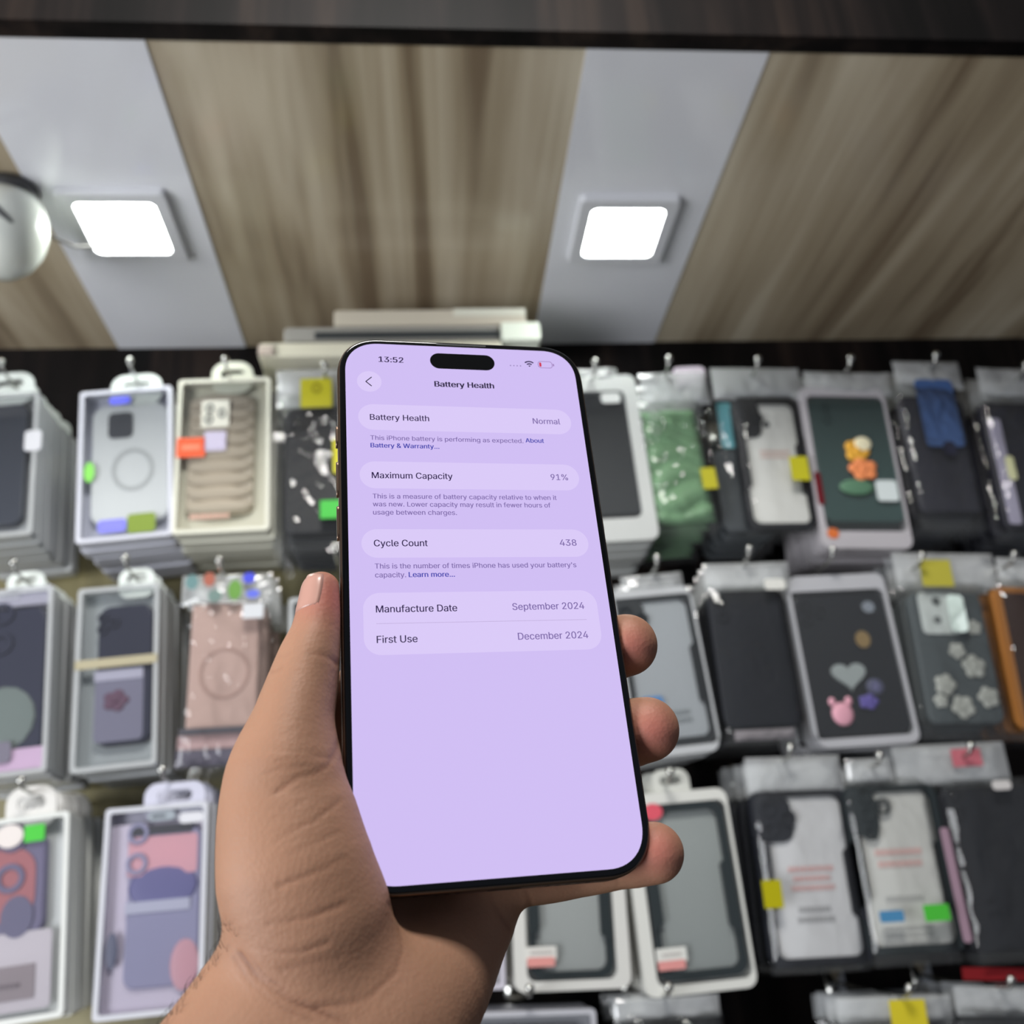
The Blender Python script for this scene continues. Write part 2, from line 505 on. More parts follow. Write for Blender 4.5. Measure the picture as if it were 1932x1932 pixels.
def pack(label, kind, quad, feats, row, stack=3, stack_label=None, back=(200, 200, 198), shell=None, frame_col=(205, 205, 203), win=None,
         tab=None, head=None, head_col=None, hk=None, short=None, y0=0.95, step=0.022, depth=0.016, seed=None, edge=None, amp=0.0022):
    nm = {'box': 'case_box', 'frame': 'case_box', 'bag': 'case_bag'}[kind]
    P = Pack(nm, label, 'phone case', quad, y0, 'phone case packs in the ' + ROWS[row])
    t = P.t; w, h = P.w, P.h
    sd = seed if seed is not None else quad[0][0] * .013 + quad[0][1] * .007
    if kind == K_BOX:
        if back:
            MB().prism(rrect(-w / 2 + .002, w / 2 - .002, -h / 2 + .002, h / 2 - .002, .003), depth - .002, depth - .001).build('backing_card', mat(back, .45), t)
        MB().prism(rrect(-w / 2, w / 2, -h / 2, h / 2, .003), 0, depth, .0008).build('clear_box', FILM_BOX, t)
        MB().ring(rrect(-w / 2 - .0003, w / 2 + .0003, -h / 2 - .0003, h / 2 + .0003, .004), rrect(-w / 2 + .0042, w / 2 - .0042, -h / 2 + .0042, h / 2 - .0042, .003), -.0008, depth + .0006, .0006).build(
            'box_edge', mat(edge, .3, 0, .5, .3) if edge else FILM_EDGE, t)
    elif kind == K_FRAME:
        wx0, wx1, wz0, wz1 = P.rect(win, 0) if win else (-w / 2 + .012, w / 2 - .012, -h / 2 + .014, h / 2 - .014)
        MB().ring(rrect(-w / 2, w / 2, -h / 2, h / 2, .010), rrect(wx0, wx1, wz0, wz1, .008), 0, depth, .001).build('card_frame', mat(frame_col, .4), t)
        MB().prism(rrect(-w / 2 + .002, w / 2 - .002, -h / 2 + .002, h / 2 - .002, .009), depth - .0005, depth + .001).build('backing_card', mat(back, .5), t)
        MB().prism(rrect(wx0 - .002, wx1 + .002, wz0 - .002, wz1 + .002, .009), .0012, .0016).build('window', FILM_BOX, t)
    else:
        e = 0.002
        m = crinkle(w + 2 * e, h + 2 * e, sd, amp, bulge=.007, y=0.002)
        m.build('clear_bag', FILM_BAG, t, True, False)
        crinkle(w + 2 * e, h + 2 * e, sd + 5, amp * .6, 14, 20, y=.014, bulge=-.002).build('bag_back', FILM_BAG, t, True, False)
    if head:
        x0, x1, z0, z1 = P.rect(head)
        m = crinkle(x1 - x0, z1 - z0, sd + 2, .0035, 22, 12, bulge=.003)
        m.v = [(a + (x0 + x1) / 2, b + .004, c + (z0 + z1) / 2) for a, b, c in m.v]
        m.build('bag_header', mat(head_col, .25, 0, .5, .3) if head_col else FILM_HEAD, t, True, False)
    if tab:
        hang_tab(P, tab[:4], tab[4] if len(tab) > 4 else (214, 220, 216), t)
    for f in feats:
        feat(P, t, f)
    if hk:
        hook(hk[0], hk[1], 'wire hook holding the ' + (short or label))
    if stack:
        kids = {}
        for o in bpy.data.objects:
            if o.parent: kids.setdefault(o.parent, []).append(o)
        lb = stack_label or ('pack hanging behind the ' + (short or label))
        keep = {'clear_box', 'box_edge', 'backing_card', 'card_frame', 'clear_bag', 'hang_tab', 'phone_case', 'bag_header'}
        kids[t] = [c for c in kids[t] if c.name.split('.')[0] in keep]
        for k in range(1, stack + 1):
            if y0 + step * k + depth > WALL_Y - .01: break
            c = copy_tree(t, kids)
            c.location = P.c + Vector((random.uniform(-.0035, .0035), step * k, random.uniform(-.003, .002)))
            c.rotation_euler = (random.uniform(-.02, .02), -P.ang + random.uniform(-.012, .012), random.uniform(-.03, .03))
            tag(c, lb, 'phone case', 'stack behind the ' + (short or label))
    return P


YEL = (176, 170, 40); GRN = (64, 176, 64)
# --- top row
pack('grey phone case in a clear box, cut off by the left edge, top row', K_BOX, [(-75, 752), (82, 736), (-95, 1022), (52, 1008)],
     [('phone_case', 'case', (-60, 764, 47, 992), (62, 66, 78), {'cam': ('three', .25, .15, .006)}), ('price_label', 'rr', (46, 812, 78, 850), (205, 205, 210), {'dy': -.0012})],
     1, 5, 'clear phone case box stacked behind the grey case box at the left edge, top row', back=(150, 152, 156), tab=(-30, 700, 62, 742), hk=(2, 685), short='grey case box at the left edge of the top row')
pack('white phone case with a square camera cutout and a faint ring in a clear box', K_BOX, [(157, 744), (335, 724), (137, 1032), (314, 1004)],
     [('phone_case', 'case', (172, 762, 318, 985), (216, 219, 220), {'r': .014}), ('camera_cutout', 'rr', (204, 778, 250, 826), (70, 72, 80), {'dy': .0022, 'r': .006, 'bev': .0004}),
      ('magnet_ring', 'ringm', (210, 845, 290, 925), (186, 189, 190), {'dy': .003}),
      ('foil_label', 'rr', (206, 748, 246, 762), (96, 100, 225), {'dy': -.0012, 'label': 'blue foil label'}), ('foil_label', 'rr', (240, 968, 293, 1004), (170, 195, 95), {'dy': -.0012, 'rough': .15, 'metal': .5, 'label': 'yellow green holographic label'}),  # holographic reflections of the box, painted as flat coloured patches
      ('foil_label', 'rr', (184, 980, 238, 1004), (128, 128, 220), {'dy': -.0012, 'label': 'violet blue label'}), ('foil_label', 'disc', (158, 872, 178, 910), (130, 205, 95), {'dy': -.0012, 'label': 'green hologram reflection patch'})],
     1, 6, 'clear phone case box stacked behind the white case with the square cutout', back=(178, 180, 196), tab=(207, 703, 304, 745), hk=(245, 683), short='white case with the square camera cutout', edge=(205, 206, 216))
pack('beige puffer phone case in a cream box with an orange label', K_BOX, [(343, 722), (520, 708), (318, 1012), (497, 996)],
     [('phone_case', 'puffer', (352, 745, 478, 968), (196, 184, 166), {'n': 9}), ('camera_label', 'rr', (380, 755, 432, 806), (208, 206, 194), {'dy': -.0016, 'r': .001}),
      ('camera_ring', 'ringm', (388, 762, 404, 780), (74, 76, 74), {'dy': -.002, 't': .5}), ('camera_ring', 'ringm', (386, 782, 402, 800), (74, 76, 74), {'dy': -.002, 't': .5}), ('camera_ring', 'ringm', (411, 770, 426, 788), (90, 92, 90), {'dy': -.002, 't': .5}),
      ('orange_label', 'rr', (333, 826, 387, 862), (226, 92, 56), {'dy': -.0016, 'r': .001}), ('orange_label_text', 'lines', (342, 836, 378, 852), (240, 150, 120), {'dy': -.0020, 'n': 1}),
      ('lilac_label', 'rr', (385, 814, 426, 850), (188, 180, 202), {'dy': -.0016, 'r': .001}), ('footer_text', 'lines', (345, 966, 445, 982), (204, 166, 150), {'dy': -.0012, 'n': 1})],
     1, 6, 'cream phone case box stacked behind the beige puffer case', back=(214, 211, 192), tab=(398, 679, 476, 722, (222, 224, 206)), hk=(425, 681), short='beige puffer case', edge=(214, 213, 198))
pack('black phone case in a clear bag with a yellow tag, left of the phone', K_BAG, [(518, 745), (680, 738), (514, 1032), (690, 1026)],
     [('phone_case', 'case', (536, 768, 676, 1006), CASE_BLACK, {'cam': ('three', .2, .15, .006)}), ('yellow_tag', 'rr', (567, 714, 626, 768), YEL, {'dy': -.008, 'r': .001}),
      ('tag_hole', 'ringm', (588, 722, 606, 742), (130, 124, 30), {'dy': -.0084, 't': .6}),
      ('green_sticker', 'rr', (604, 943, 668, 977), GRN, {'dy': -.010, 'r': .001}), ('yellow_sticker', 'rr', (628, 828, 668, 892), (196, 190, 36), {'dy': -.010, 'r': .001})],
     1, 5, 'clear bag stacked behind the black case with the yellow tag', head=(522, 694, 672, 764), hk=(612, 690), short='black case with the yellow tag')
pack('black phone case in a white card frame right of the phone top', K_FRAME, [(1040, 716), (1208, 702), (1070, 1030), (1232, 1014)],
     [('phone_case', 'case', (1052, 742, 1200, 974), (36, 39, 44), {'dy': .005, 'r': .010}), ('white_label', 'rr', (1134, 741, 1170, 760), (196, 198, 196), {'dy': -.001})],
     1, 5, 'white card frame stacked behind the black case right of the phone top', back=(150, 150, 150), frame_col=(180, 182, 180), win=(1058, 738, 1196, 980), hk=(1123, 685), short='black case in the white card frame', head=(1065, 694, 1165, 716))
pack('wavy green phone case in a clear bag', K_BAG, [(1212, 765), (1322, 750), (1236, 1004), (1350, 990)],
     [('phone_case', 'wavy', (1218, 768, 1334, 985), (116, 152, 116), {'rough': .35}), ('lens_hood', 'ringm', (1226, 776, 1244, 794), (150, 168, 150), {'dy': -.006, 't': .55}), ('lens_hood', 'ringm', (1228, 802, 1246, 820), (150, 168, 150), {'dy': -.006, 't': .55}),
      ('yellow_sticker', 'rr', (1324, 882, 1352, 922), (166, 160, 40), {'dy': -.008, 'r': .001}), ('lilac_card', 'rr', (1272, 692, 1332, 732), (196, 184, 196), {'dy': .006, 'r': .006})],
     1, 5, 'clear bag stacked behind the wavy green case', head=(1210, 700, 1338, 764), hk=(1262, 679), short='wavy green case', amp=.003)
pack('teal and grey phone case peeking out left of the white card rugged case', K_BAG, [(1350, 752), (1450, 745), (1372, 1010), (1478, 1004)],
     [('phone_case', 'case', (1356, 848, 1460, 1002), (72, 76, 80)), ('teal_card', 'rr', (1357, 760, 1384, 845), (112, 178, 188), {'dy': .002})], 1, 4, 'clear bag stacked behind the teal and grey case', y0=.975, short='teal and grey case')
pack('rugged black phone case on a white card with a yellow sticker, top row', K_BAG, [(1392, 748), (1500, 742), (1412, 1006), (1534, 1000)],
     [('white_card', 'rr', (1404, 754, 1512, 1000), (206, 206, 202), {'dy': .005, 'r': .008}), ('phone_case', 'rugged', (1396, 752, 1522, 1000), CASE_BLACK, {'dy': .0035, 'cam': ('three',)}),
      ('card_text', 'lines', (1434, 848, 1492, 866), (196, 168, 160), {'dy': .0045, 'n': 2}), ('card_mark', 'disc', (1440, 795, 1452, 807), (60, 62, 64), {'dy': .0045}), ('yellow_sticker', 'rr', (1492, 861, 1526, 906), (172, 166, 34), {'dy': -.010, 'r': .001})],
     1, 0, 'clear bag stacked behind the rugged case on the white card, top row', head=(1345, 692, 1512, 752), hk=(1430, 680), short='rugged case with the yellow sticker in the top row', amp=.0014)
pack('dark green phone case with an orange and yellow flower print', K_FRAME, [(1528, 738), (1672, 728), (1532, 1042), (1714, 1026)],
     [('phone_case', 'case', (1540, 750, 1690, 985), (52, 78, 76), {'dy': .004, 'cam': ('two', .22, .14, .007)}), ('print', 'flower', (1592, 826, 1642, 876), (214, 160, 60), {'dy': -.0005, 'label': 'yellow printed flower'}), ('print', 'blob', (1612, 824, 1644, 850), (222, 214, 182), {'dy': -.002, 'd': .001, 'label': 'cream printed petal'}),
      ('print', 'flower', (1600, 862, 1658, 908), (218, 132, 84), {'dy': -.0010, 'label': 'orange printed flower', 'rot': .5}), ('print', 'blob', (1584, 904, 1650, 934), (84, 118, 94), {'dy': 0, 'label': 'green printed leaves'}),
      ('red_strip', 'rr', (1540, 890, 1552, 952), (96, 14, 26), {'dy': -.001}), ('orange_dot', 'disc', (1561, 996, 1583, 1016), (196, 104, 54), {'dy': -.001}), ('clear_shine_label', 'rr', (1654, 906, 1694, 945), (196, 204, 204), {'dy': -.0008, 'rough': .1})],  # the pale glossy patch is a shine put in as colour
     1, 4, 'pack stacked behind the dark green case with the flower print', back=(70, 74, 76), frame_col=(168, 164, 168), win=(1540, 748, 1690, 1002), hk=(1605, 678), short='dark green case with the flower print', head=(1520, 700, 1680, 742))
pack('slanted blue panel and dark phone case in a clear bag, top row right', K_BAG, [(1700, 730), (1812, 722), (1734, 1000), (1852, 992)],
     [('phone_case', 'case', (1718, 748, 1840, 966), (40, 40, 48)), ('blue_card', 'rr', (1737, 716, 1808, 842), (66, 92, 140), {'dy': -.002, 'r': .006, 'rough': .3}), ('card_mark', 'disc', (1780, 832, 1806, 860), (24, 24, 48), {'dy': -.004})],
     1, 5, 'clear bag stacked behind the blue panel case, top row right', head=(1690, 680, 1815, 732), hk=(1766, 672), short='blue panel case', amp=.003)
pack('dark phone case with a lilac strip at the right edge, top row', K_BAG, [(1862, 750), (1968, 744), (1894, 1012), (2002, 1004)],
     [('phone_case', 'case', (1872, 760, 1984, 996), (34, 34, 42)), ('lilac_strip', 'rr', (1884, 790, 1908, 988), (150, 146, 164), {'dy': -.002}), ('label', 'rr', (1900, 860, 1916, 905), (206, 206, 164), {'dy': -.004})],
     1, 4, 'clear bag stacked behind the lilac strip case at the right edge', head=(1850, 694, 1985, 752), hk=(1935, 690), short='lilac strip case at the right edge', amp=.003)
# --- middle row
pack('navy phone case in a grey box cut off by the left edge, middle row', K_BOX, [(-70, 1122), (102, 1106), (-88, 1478), (86, 1456)],
     [('phone_case', 'case', (-62, 1150, 82, 1428), (48, 50, 70), {'cam': ('two', .42, .14, .014)}), ('header_card', 'rr', (-70, 1112, 98, 1146), (168, 166, 182), {'dy': .002, 'r': .001}), ('header_text', 'lines', (-40, 1122, 38, 1136), (196, 196, 206), {'dy': .0012, 'n': 1}),
      ('oval_print', 'blob', (-60, 1296, 68, 1420), (118, 128, 126), {'dy': .004, 'd': .0008}), ('pink_footer', 'rr', (-70, 1416, 84, 1456), (206, 178, 206), {'dy': .002, 'r': .001}), ('small_label', 'rr', (-10, 1400, 20, 1440), (110, 106, 120), {'dy': -.001})],
     2, 5, 'clear phone case box stacked behind the navy case at the left edge', back=(150, 146, 160), tab=(10, 1076, 82, 1112), hk=(26, 1065), short='navy case box at the left edge')
pack('navy phone case with a printed lower half in a clear box', K_BOX, [(150, 1114), (305, 1098), (130, 1462), (290, 1441)],
     [('phone_case', 'case', (182, 1142, 286, 1404), (44, 46, 64), {'cam': ('three', .2, .13, .006)}), ('printed_panel', 'rr', (178, 1266, 270, 1398), (122, 120, 140), {'dy': .0032, 'r': .005}), ('print_mark', 'flower', (192, 1300, 245, 1344), (104, 76, 96), {'dy': .003}),
      ('white_band', 'rr', (178, 1262, 270, 1282), (176, 174, 192), {'dy': .0026, 'r': .001}), ('gold_band', 'rr', (141, 1240, 296, 1257), (168, 160, 134), {'dy': -.0014, 'r': .0005})],
     2, 6, 'clear phone case box stacked behind the navy printed case', back=(150, 155, 158), tab=(222, 1070, 290, 1104), hk=(236, 1056), short='navy case with the printed half')
pack('rose tan phone case in a clear bag with a shiny rainbow header', K_BAG, [(352, 1142), (500, 1130), (332, 1450), (470, 1440)],
     [('phone_case', 'case', (356, 1136, 488, 1375), (176, 150, 142), {'r': .004}), ('magnet_ring', 'ringm', (375, 1222, 470, 1318), (160, 132, 124), {'dy': .003, 't': .9}), ('white_label', 'rr', (458, 1138, 497, 1166), (198, 200, 204), {'dy': -.010, 'r': .001}),
      ('dark_band', 'rr', (338, 1372, 470, 1384), (78, 76, 84), {'dy': -.004, 'r': .0005}), ('pink_base', 'rr', (334, 1386, 468, 1412), (170, 142, 142), {'dy': .002, 'r': .001}), ('dark_base', 'rr', (330, 1414, 466, 1446), (92, 88, 102), {'dy': .002, 'r': .001}),
      ('foil_spot', 'disc', (350, 1084, 374, 1112), (150, 190, 190), {'dy': -.009, 'metal': .6, 'rough': .2, 'label': 'teal foil spot'}), ('foil_spot', 'disc', (384, 1080, 406, 1106), (226, 140, 120), {'dy': -.009, 'metal': .6, 'rough': .2, 'label': 'coral foil spot'}),
      ('foil_spot', 'disc', (430, 1094, 456, 1132), (150, 206, 110), {'dy': -.009, 'metal': .6, 'rough': .2, 'label': 'green hologram reflection patch'}), ('foil_spot', 'disc', (458, 1080, 482, 1100), (86, 92, 220), {'dy': -.009, 'metal': .3, 'rough': .3, 'label': 'blue foil spot'}), ('foil_spot', 'disc', (464, 1112, 490, 1128), (110, 122, 226), {'dy': -.009, 'metal': .3, 'rough': .3, 'label': 'lower blue foil spot'}), ('foil_spot', 'disc', (392, 1112, 418, 1136), (160, 186, 178), {'dy': -.009, 'metal': .6, 'rough': .2, 'label': 'pale foil spot'})],
     2, 5, 'clear bag stacked behind the rose tan case', head=(342, 1082, 512, 1138), hk=(414, 1060), short='rose tan case', amp=.003)
pack('dark grey phone case box partly hidden behind the thumb', K_BOX, [(548, 1130), (668, 1122), (540, 1440), (670, 1430)],
     [('phone_case', 'case', (560, 1146, 658, 1420), (58, 60, 64))], 2, 4, 'clear phone case box stacked behind the dark grey case by the thumb', back=(96, 98, 100), tab=(578, 1096, 640, 1132), hk=(632, 1034), short='dark grey case box by the thumb')
pack('white card in a clear black framed phone case, middle row beside the phone', K_FRAME, [(1160, 1118), (1304, 1100), (1206, 1436), (1352, 1414)],
     [('white_card', 'rr', (1178, 1128, 1322, 1400), (178, 181, 186), {'dy': .006, 'r': .008}), ('phone_case', 'rugged', (1170, 1120, 1330, 1410), (34, 38, 42), {'dy': .0045, 'cam': ('three',)}), ('blue_label', 'rr', (1210, 1314, 1252, 1334), (76, 120, 168), {'dy': -.001}), ('card_text', 'lines', (1262, 1336, 1306, 1366), (146, 150, 154), {'dy': .005, 'n': 2})],
     2, 4, 'clear frame stacked behind the white card case beside the phone', back=(160, 162, 165), frame_col=(176, 178, 180), win=(1168, 1122, 1334, 1412), hk=(1240, 1055), short='white card case beside the phone', head=(1172, 1082, 1290, 1110))
pack('plain black phone case in a clear bag, middle row', K_BAG, [(1338, 1112), (1480, 1098), (1378, 1402), (1508, 1394)],
     [('phone_case', 'case', (1350, 1112, 1500, 1372), (26, 28, 34), {'cam': ('two', .16, .14, .008)}), ('clear_label', 'rr', (1442, 1092, 1482, 1112), (205, 204, 198), {'dy': -.010}), ('white_footer', 'rr', (1386, 1376, 1500, 1396), (140, 134, 138), {'dy': .002, 'r': .001})],
     2, 4, 'clear bag stacked behind the plain black case', head=(1330, 1060, 1492, 1112), hk=(1414, 1038), short='plain black case of the middle row')
pack('black phone case with a grey heart and pink charm in a pale frame', K_FRAME, [(1488, 1094), (1676, 1074), (1548, 1416), (1724, 1398)],
     [('phone_case', 'case', (1518, 1116, 1696, 1388), (24, 26, 33), {'dy': .005, 'cam': ('three', .2, .14, .008)}), ('heart', 'heart', (1570, 1244, 1636, 1302), (172, 178, 178), {'dy': .002, 'th': .003}), ('pink_charm', 'charm', (1566, 1316, 1612, 1370), (204, 150, 164), {'dy': .002}),
      ('violet_charm', 'flower', (1618, 1308, 1660, 1340), (92, 84, 142), {'dy': .002}), ('blue_charm', 'blob', (1634, 1280, 1668, 1312), (98, 98, 126), {'dy': .003}), ('gold_charm', 'disc', (1614, 1190, 1642, 1222), (180, 150, 100), {'dy': .002, 'metal': .5}), ('silver_charm', 'disc', (1626, 1134, 1650, 1156), (200, 205, 214), {'dy': .002, 'metal': .6, 'rough': .2})],
     2, 4, 'pale frame stacked behind the heart charm case', back=(40, 42, 46), frame_col=(168, 168, 172), win=(1512, 1112, 1698, 1392), hk=(1572, 1040), short='heart charm case')
pack('clear phone case with white flowers in a bag with a yellow tag', K_BAG, [(1702, 1104), (1864, 1092), (1742, 1396), (1898, 1386)],
     [('phone_case', 'case', (1734, 1118, 1874, 1366), (74, 80, 82), {'coat': .5}), ('yellow_tag', 'rr', (1738, 1056, 1796, 1106), (170, 162, 62), {'dy': -.008, 'r': .001}), ('white_panel', 'rr', (1736, 1118, 1808, 1196), (188, 194, 192), {'dy': .002, 'r': .006}), ('lens_hood', 'disc', (1758, 1126, 1774, 1142), (84, 88, 88), {'dy': .001}), ('lens_hood', 'disc', (1762, 1162, 1776, 1176), (100, 104, 104), {'dy': .001}),
      ('painted_shine_strip', 'rr', (1791, 1122, 1822, 1192), (226, 240, 234), {'dy': -.006, 'r': .006, 'rough': .15})] +  # bright strip paints a shine onto the bag
     [('flower', 'flower', (x - s, y - s, x + s, y + s), (166, 168, 162), {'dy': .002, 'rot': x * .1}) for x, y, s in ((1838, 1184, 15), (1806, 1228, 17), (1838, 1258, 24), (1784, 1292, 22), (1818, 1334, 24), (1866, 1316, 22), (1776, 1322, 15))],
     2, 4, 'clear bag stacked behind the white flower case', head=(1690, 1042, 1880, 1108), hk=(1740, 1050), short='white flower case', amp=.003)
pack('orange brown phone case in a bag at the right edge, middle row', K_BAG, [(1890, 1100), (2010, 1092), (1928, 1392), (2046, 1384)],
     [('phone_case', 'case', (1894, 1108, 2024, 1376), (150, 98, 46)), ('dark_card', 'rr', (1914, 1120, 2020, 1360), (50, 34, 28), {'dy': -.001})],
     2, 3, 'clear bag stacked behind the orange brown case', head=(1886, 1052, 2010, 1102), hk=(1914, 1048), short='orange brown case', amp=.003)
# --- lower row
pack('white box with a red and violet case and a green sticker, lower left corner', K_BOX, [(-72, 1556), (132, 1530), (-84, 1946), (118, 1920)],
     [('phone_case', 'case', (-60, 1580, 84, 1770), (118, 112, 142), {'cam': ('two', .55, .22, .016)}), ('red_print', 'rr', (-50, 1604, 66, 1742), (176, 112, 118), {'dy': .003, 'r': .02}), ('violet_print', 'disc', (0, 1690, 62, 1770), (112, 108, 136), {'dy': .0024}), ('pale_footer', 'rr', (-70, 1762, 96, 1912), (204, 196, 204), {'dy': .003, 'r': .004}), ('grey_panel', 'rr', (-60, 1826, 64, 1892), (150, 138, 144), {'dy': .002, 'r': .001}),
      ('panel_text', 'lines', (-50, 1856, 48, 1872), (128, 116, 124), {'dy': .0014, 'n': 1}), ('green_sticker', 'rr', (46, 1556, 84, 1587), (70, 186, 60), {'dy': -.0014, 'r': .001}), ('round_label', 'disc', (-8, 1556, 44, 1600), (214, 206, 202), {'dy': -.0010})],
     3, 5, 'clear phone case box stacked behind the box with the green sticker', back=(206, 208, 208), tab=(8, 1482, 104, 1538, (212, 210, 206)), hk=(40, 1476), short='box with the green sticker in the lower left corner', edge=(212, 214, 210))
pack('pink and violet printed phone case box left of the wrist', K_BOX, [(198, 1530), (402, 1508), (176, 1930), (372, 1906)],
     [('printed_card', 'rr', (200, 1552, 384, 1906), (206, 196, 214), {'dy': .009, 'r': .004}), ('phone_case', 'case', (238, 1560, 376, 1862), (150, 148, 178), {'cam': ('two', .12, .13, .012)}), ('pink_print', 'rr', (242, 1576, 372, 1650), (216, 164, 176), {'dy': .0034, 'r': .003}), ('violet_print', 'blob', (242, 1628, 374, 1716), (112, 110, 156), {'dy': .004, 'd': .0012}),
      ('white_band', 'rr', (236, 1698, 358, 1720), (186, 186, 206), {'dy': .0026, 'r': .001}), ('pink_corner', 'blob', (320, 1770, 376, 1870), (206, 158, 170), {'dy': .004, 'd': .0012}), ('dark_header', 'rr', (250, 1556, 362, 1573), (70, 70, 78), {'dy': .002, 'r': .001}), ('size_label', 'rr', (280, 1530, 330, 1548), (150, 158, 166), {'dy': -.001}), ('size_text', 'lines', (284, 1534, 314, 1545), (100, 104, 112), {'dy': -.0014, 'n': 1}),
      ('white_label', 'rr', (338, 1532, 384, 1552), (206, 206, 212), {'dy': -.001}), ('grey_print', 'blob', (198, 1760, 222, 1830), (108, 110, 132), {'dy': .003, 'd': .001})],
     3, 5, 'clear phone case box stacked behind the pink and violet case', back=(176, 172, 190), tab=(270, 1474, 386, 1520, (196, 196, 212)), hk=(306, 1456), short='pink and violet printed case', edge=(196, 197, 204))
pack('pale phone case box mostly hidden behind the palm', K_BOX, [(748, 1545), (950, 1535), (746, 1874), (948, 1866)],
     [('phone_case', 'case', (770, 1560, 930, 1850), (140, 138, 146))], 3, 3, 'clear phone case box stacked behind the pale box hidden by the palm', back=(186, 184, 190), edge=(190, 186, 196), hk=(850, 1470), short='pale box hidden by the palm')
pack('clear case with black edges and a red label, below the little finger', K_FRAME, [(966, 1545), (1170, 1535), (966, 1876), (1192, 1862)],
     [('phone_case', 'rugged', (996, 1560, 1150, 1846), (40, 46, 48), {'dy': .003}), ('pale_back', 'rr', (1000, 1566, 1146, 1838), (184, 186, 184), {'dy': .008, 'r': .008}), ('white_label', 'rr', (993, 1786, 1050, 1812), (206, 204, 198), {'dy': -.001, 'r': .001}), ('red_label', 'rr', (995, 1806, 1047, 1824), (206, 140, 134), {'dy': -.0014, 'r': .001}), ('label_text', 'lines', (1000, 1792, 1044, 1802), (178, 172, 168), {'dy': -.0014, 'n': 1})],
     3, 4, 'white card frame stacked behind the clear case below the little finger', back=(196, 196, 192), frame_col=(200, 199, 194), win=(990, 1556, 1156, 1850), hk=(1062, 1472), short='clear case below the little finger')
pack('clear case with black edges, red dot and red label, right of the little finger', K_FRAME, [(1182, 1502), (1366, 1484), (1208, 1892), (1432, 1856)],
     [('phone_case', 'rugged', (1222, 1514, 1388, 1848), (44, 50, 52), {'dy': .003}), ('pale_back', 'rr', (1228, 1522, 1382, 1840), (176, 180, 178), {'dy': .008, 'r': .008}), ('red_dot', 'disc', (1212, 1516, 1250, 1548), (206, 84, 98), {'dy': -.0012}), ('white_label', 'rr', (1238, 1788, 1296, 1816), (206, 206, 200), {'dy': -.001, 'r': .001}), ('red_label', 'rr', (1242, 1812, 1294, 1830), (206, 140, 136), {'dy': -.0014, 'r': .001}), ('label_text', 'lines', (1246, 1796, 1288, 1806), (178, 172, 168), {'dy': -.0014, 'n': 1})],
     3, 4, 'white card frame stacked behind the clear case with the red dot', back=(190, 190, 186), frame_col=(204, 204, 198), win=(1218, 1512, 1396, 1856), tab=(1230, 1450, 1302, 1488, (196, 197, 190)), hk=(1265, 1459), short='clear case with the red dot')
pack('rugged black case on a white card with a yellow sticker, lower row', K_BAG, [(1422, 1500), (1590, 1488), (1470, 1838), (1630, 1826)],
     [('white_card', 'rr', (1452, 1496, 1606, 1816), (202, 202, 204), {'dy': .006, 'r': .008}), ('phone_case', 'rugged', (1434, 1488, 1622, 1824), (38, 40, 46), {'dy': .0045, 'cam': ('three',)}), ('red_text', 'lines', (1484, 1630, 1580, 1684), (206, 168, 166), {'dy': .005, 'n': 3}), ('grey_text', 'lines', (1498, 1706, 1580, 1744), (164, 164, 166), {'dy': .005, 'n': 2}), ('yellow_sticker', 'rr', (1440, 1660, 1476, 1714), (168, 160, 14), {'dy': -.012, 'r': .001})],
     3, 4, 'clear bag stacked behind the lower row rugged case with the yellow sticker', head=(1410, 1426, 1590, 1494), hk=(1492, 1414), short='lower row rugged case with the yellow sticker', amp=.0011)
pack('rugged black case on a white card with green and blue stickers', K_BAG, [(1602, 1476), (1740, 1466), (1654, 1824), (1812, 1812)],
     [('white_card', 'rr', (1622, 1488, 1778, 1790), (198, 198, 194), {'dy': .006, 'r': .008}), ('phone_case', 'rugged', (1608, 1480, 1794, 1800), (42, 48, 50), {'dy': .0045, 'cam': ('row',)}), ('red_text', 'lines', (1650, 1596, 1744, 1640), (206, 172, 168), {'dy': .005, 'n': 2}), ('grey_text', 'lines', (1664, 1686, 1750, 1704), (172, 172, 170), {'dy': .005, 'n': 1}), ('grey_text', 'lines', (1664, 1744, 1770, 1784), (172, 172, 170), {'dy': .005, 'n': 3}), ('blue_sticker', 'rr', (1660, 1718, 1706, 1740), (72, 128, 168), {'dy': -.012, 'r': .002}), ('green_sticker', 'rr', (1744, 1706, 1792, 1738), (72, 176, 58), {'dy': -.012, 'r': .001})],
     3, 4, 'clear bag stacked behind the rugged case with green and blue stickers', head=(1600, 1430, 1688, 1476), hk=(1660, 1428), short='rugged case with green and blue stickers', amp=.0011)
pack('black phone case with a pink edge at the right edge, lower row', K_BAG, [(1778, 1478), (1948, 1466), (1858, 1820), (2020, 1806)],
     [('phone_case', 'case', (1800, 1482, 1990, 1796), (34, 35, 39), {'cam': ('two', .14, .1, .008)}), ('pink_edge', 'rr', (1796, 1560, 1812, 1780), (150, 124, 138), {'dy': -.004, 'r': .003}), ('white_label', 'rr', (1872, 1472, 1908, 1490), (196, 192, 190), {'dy': -.010}), ('red_label', 'rr', (1796, 1412, 1852, 1446), (176, 98, 108), {'dy': -.006, 'r': .001})],
     3, 4, 'clear bag stacked behind the black case with the pink edge', head=(1690, 1402, 1905, 1478), hk=(1832, 1410), short='black case with the pink edge', amp=.003)
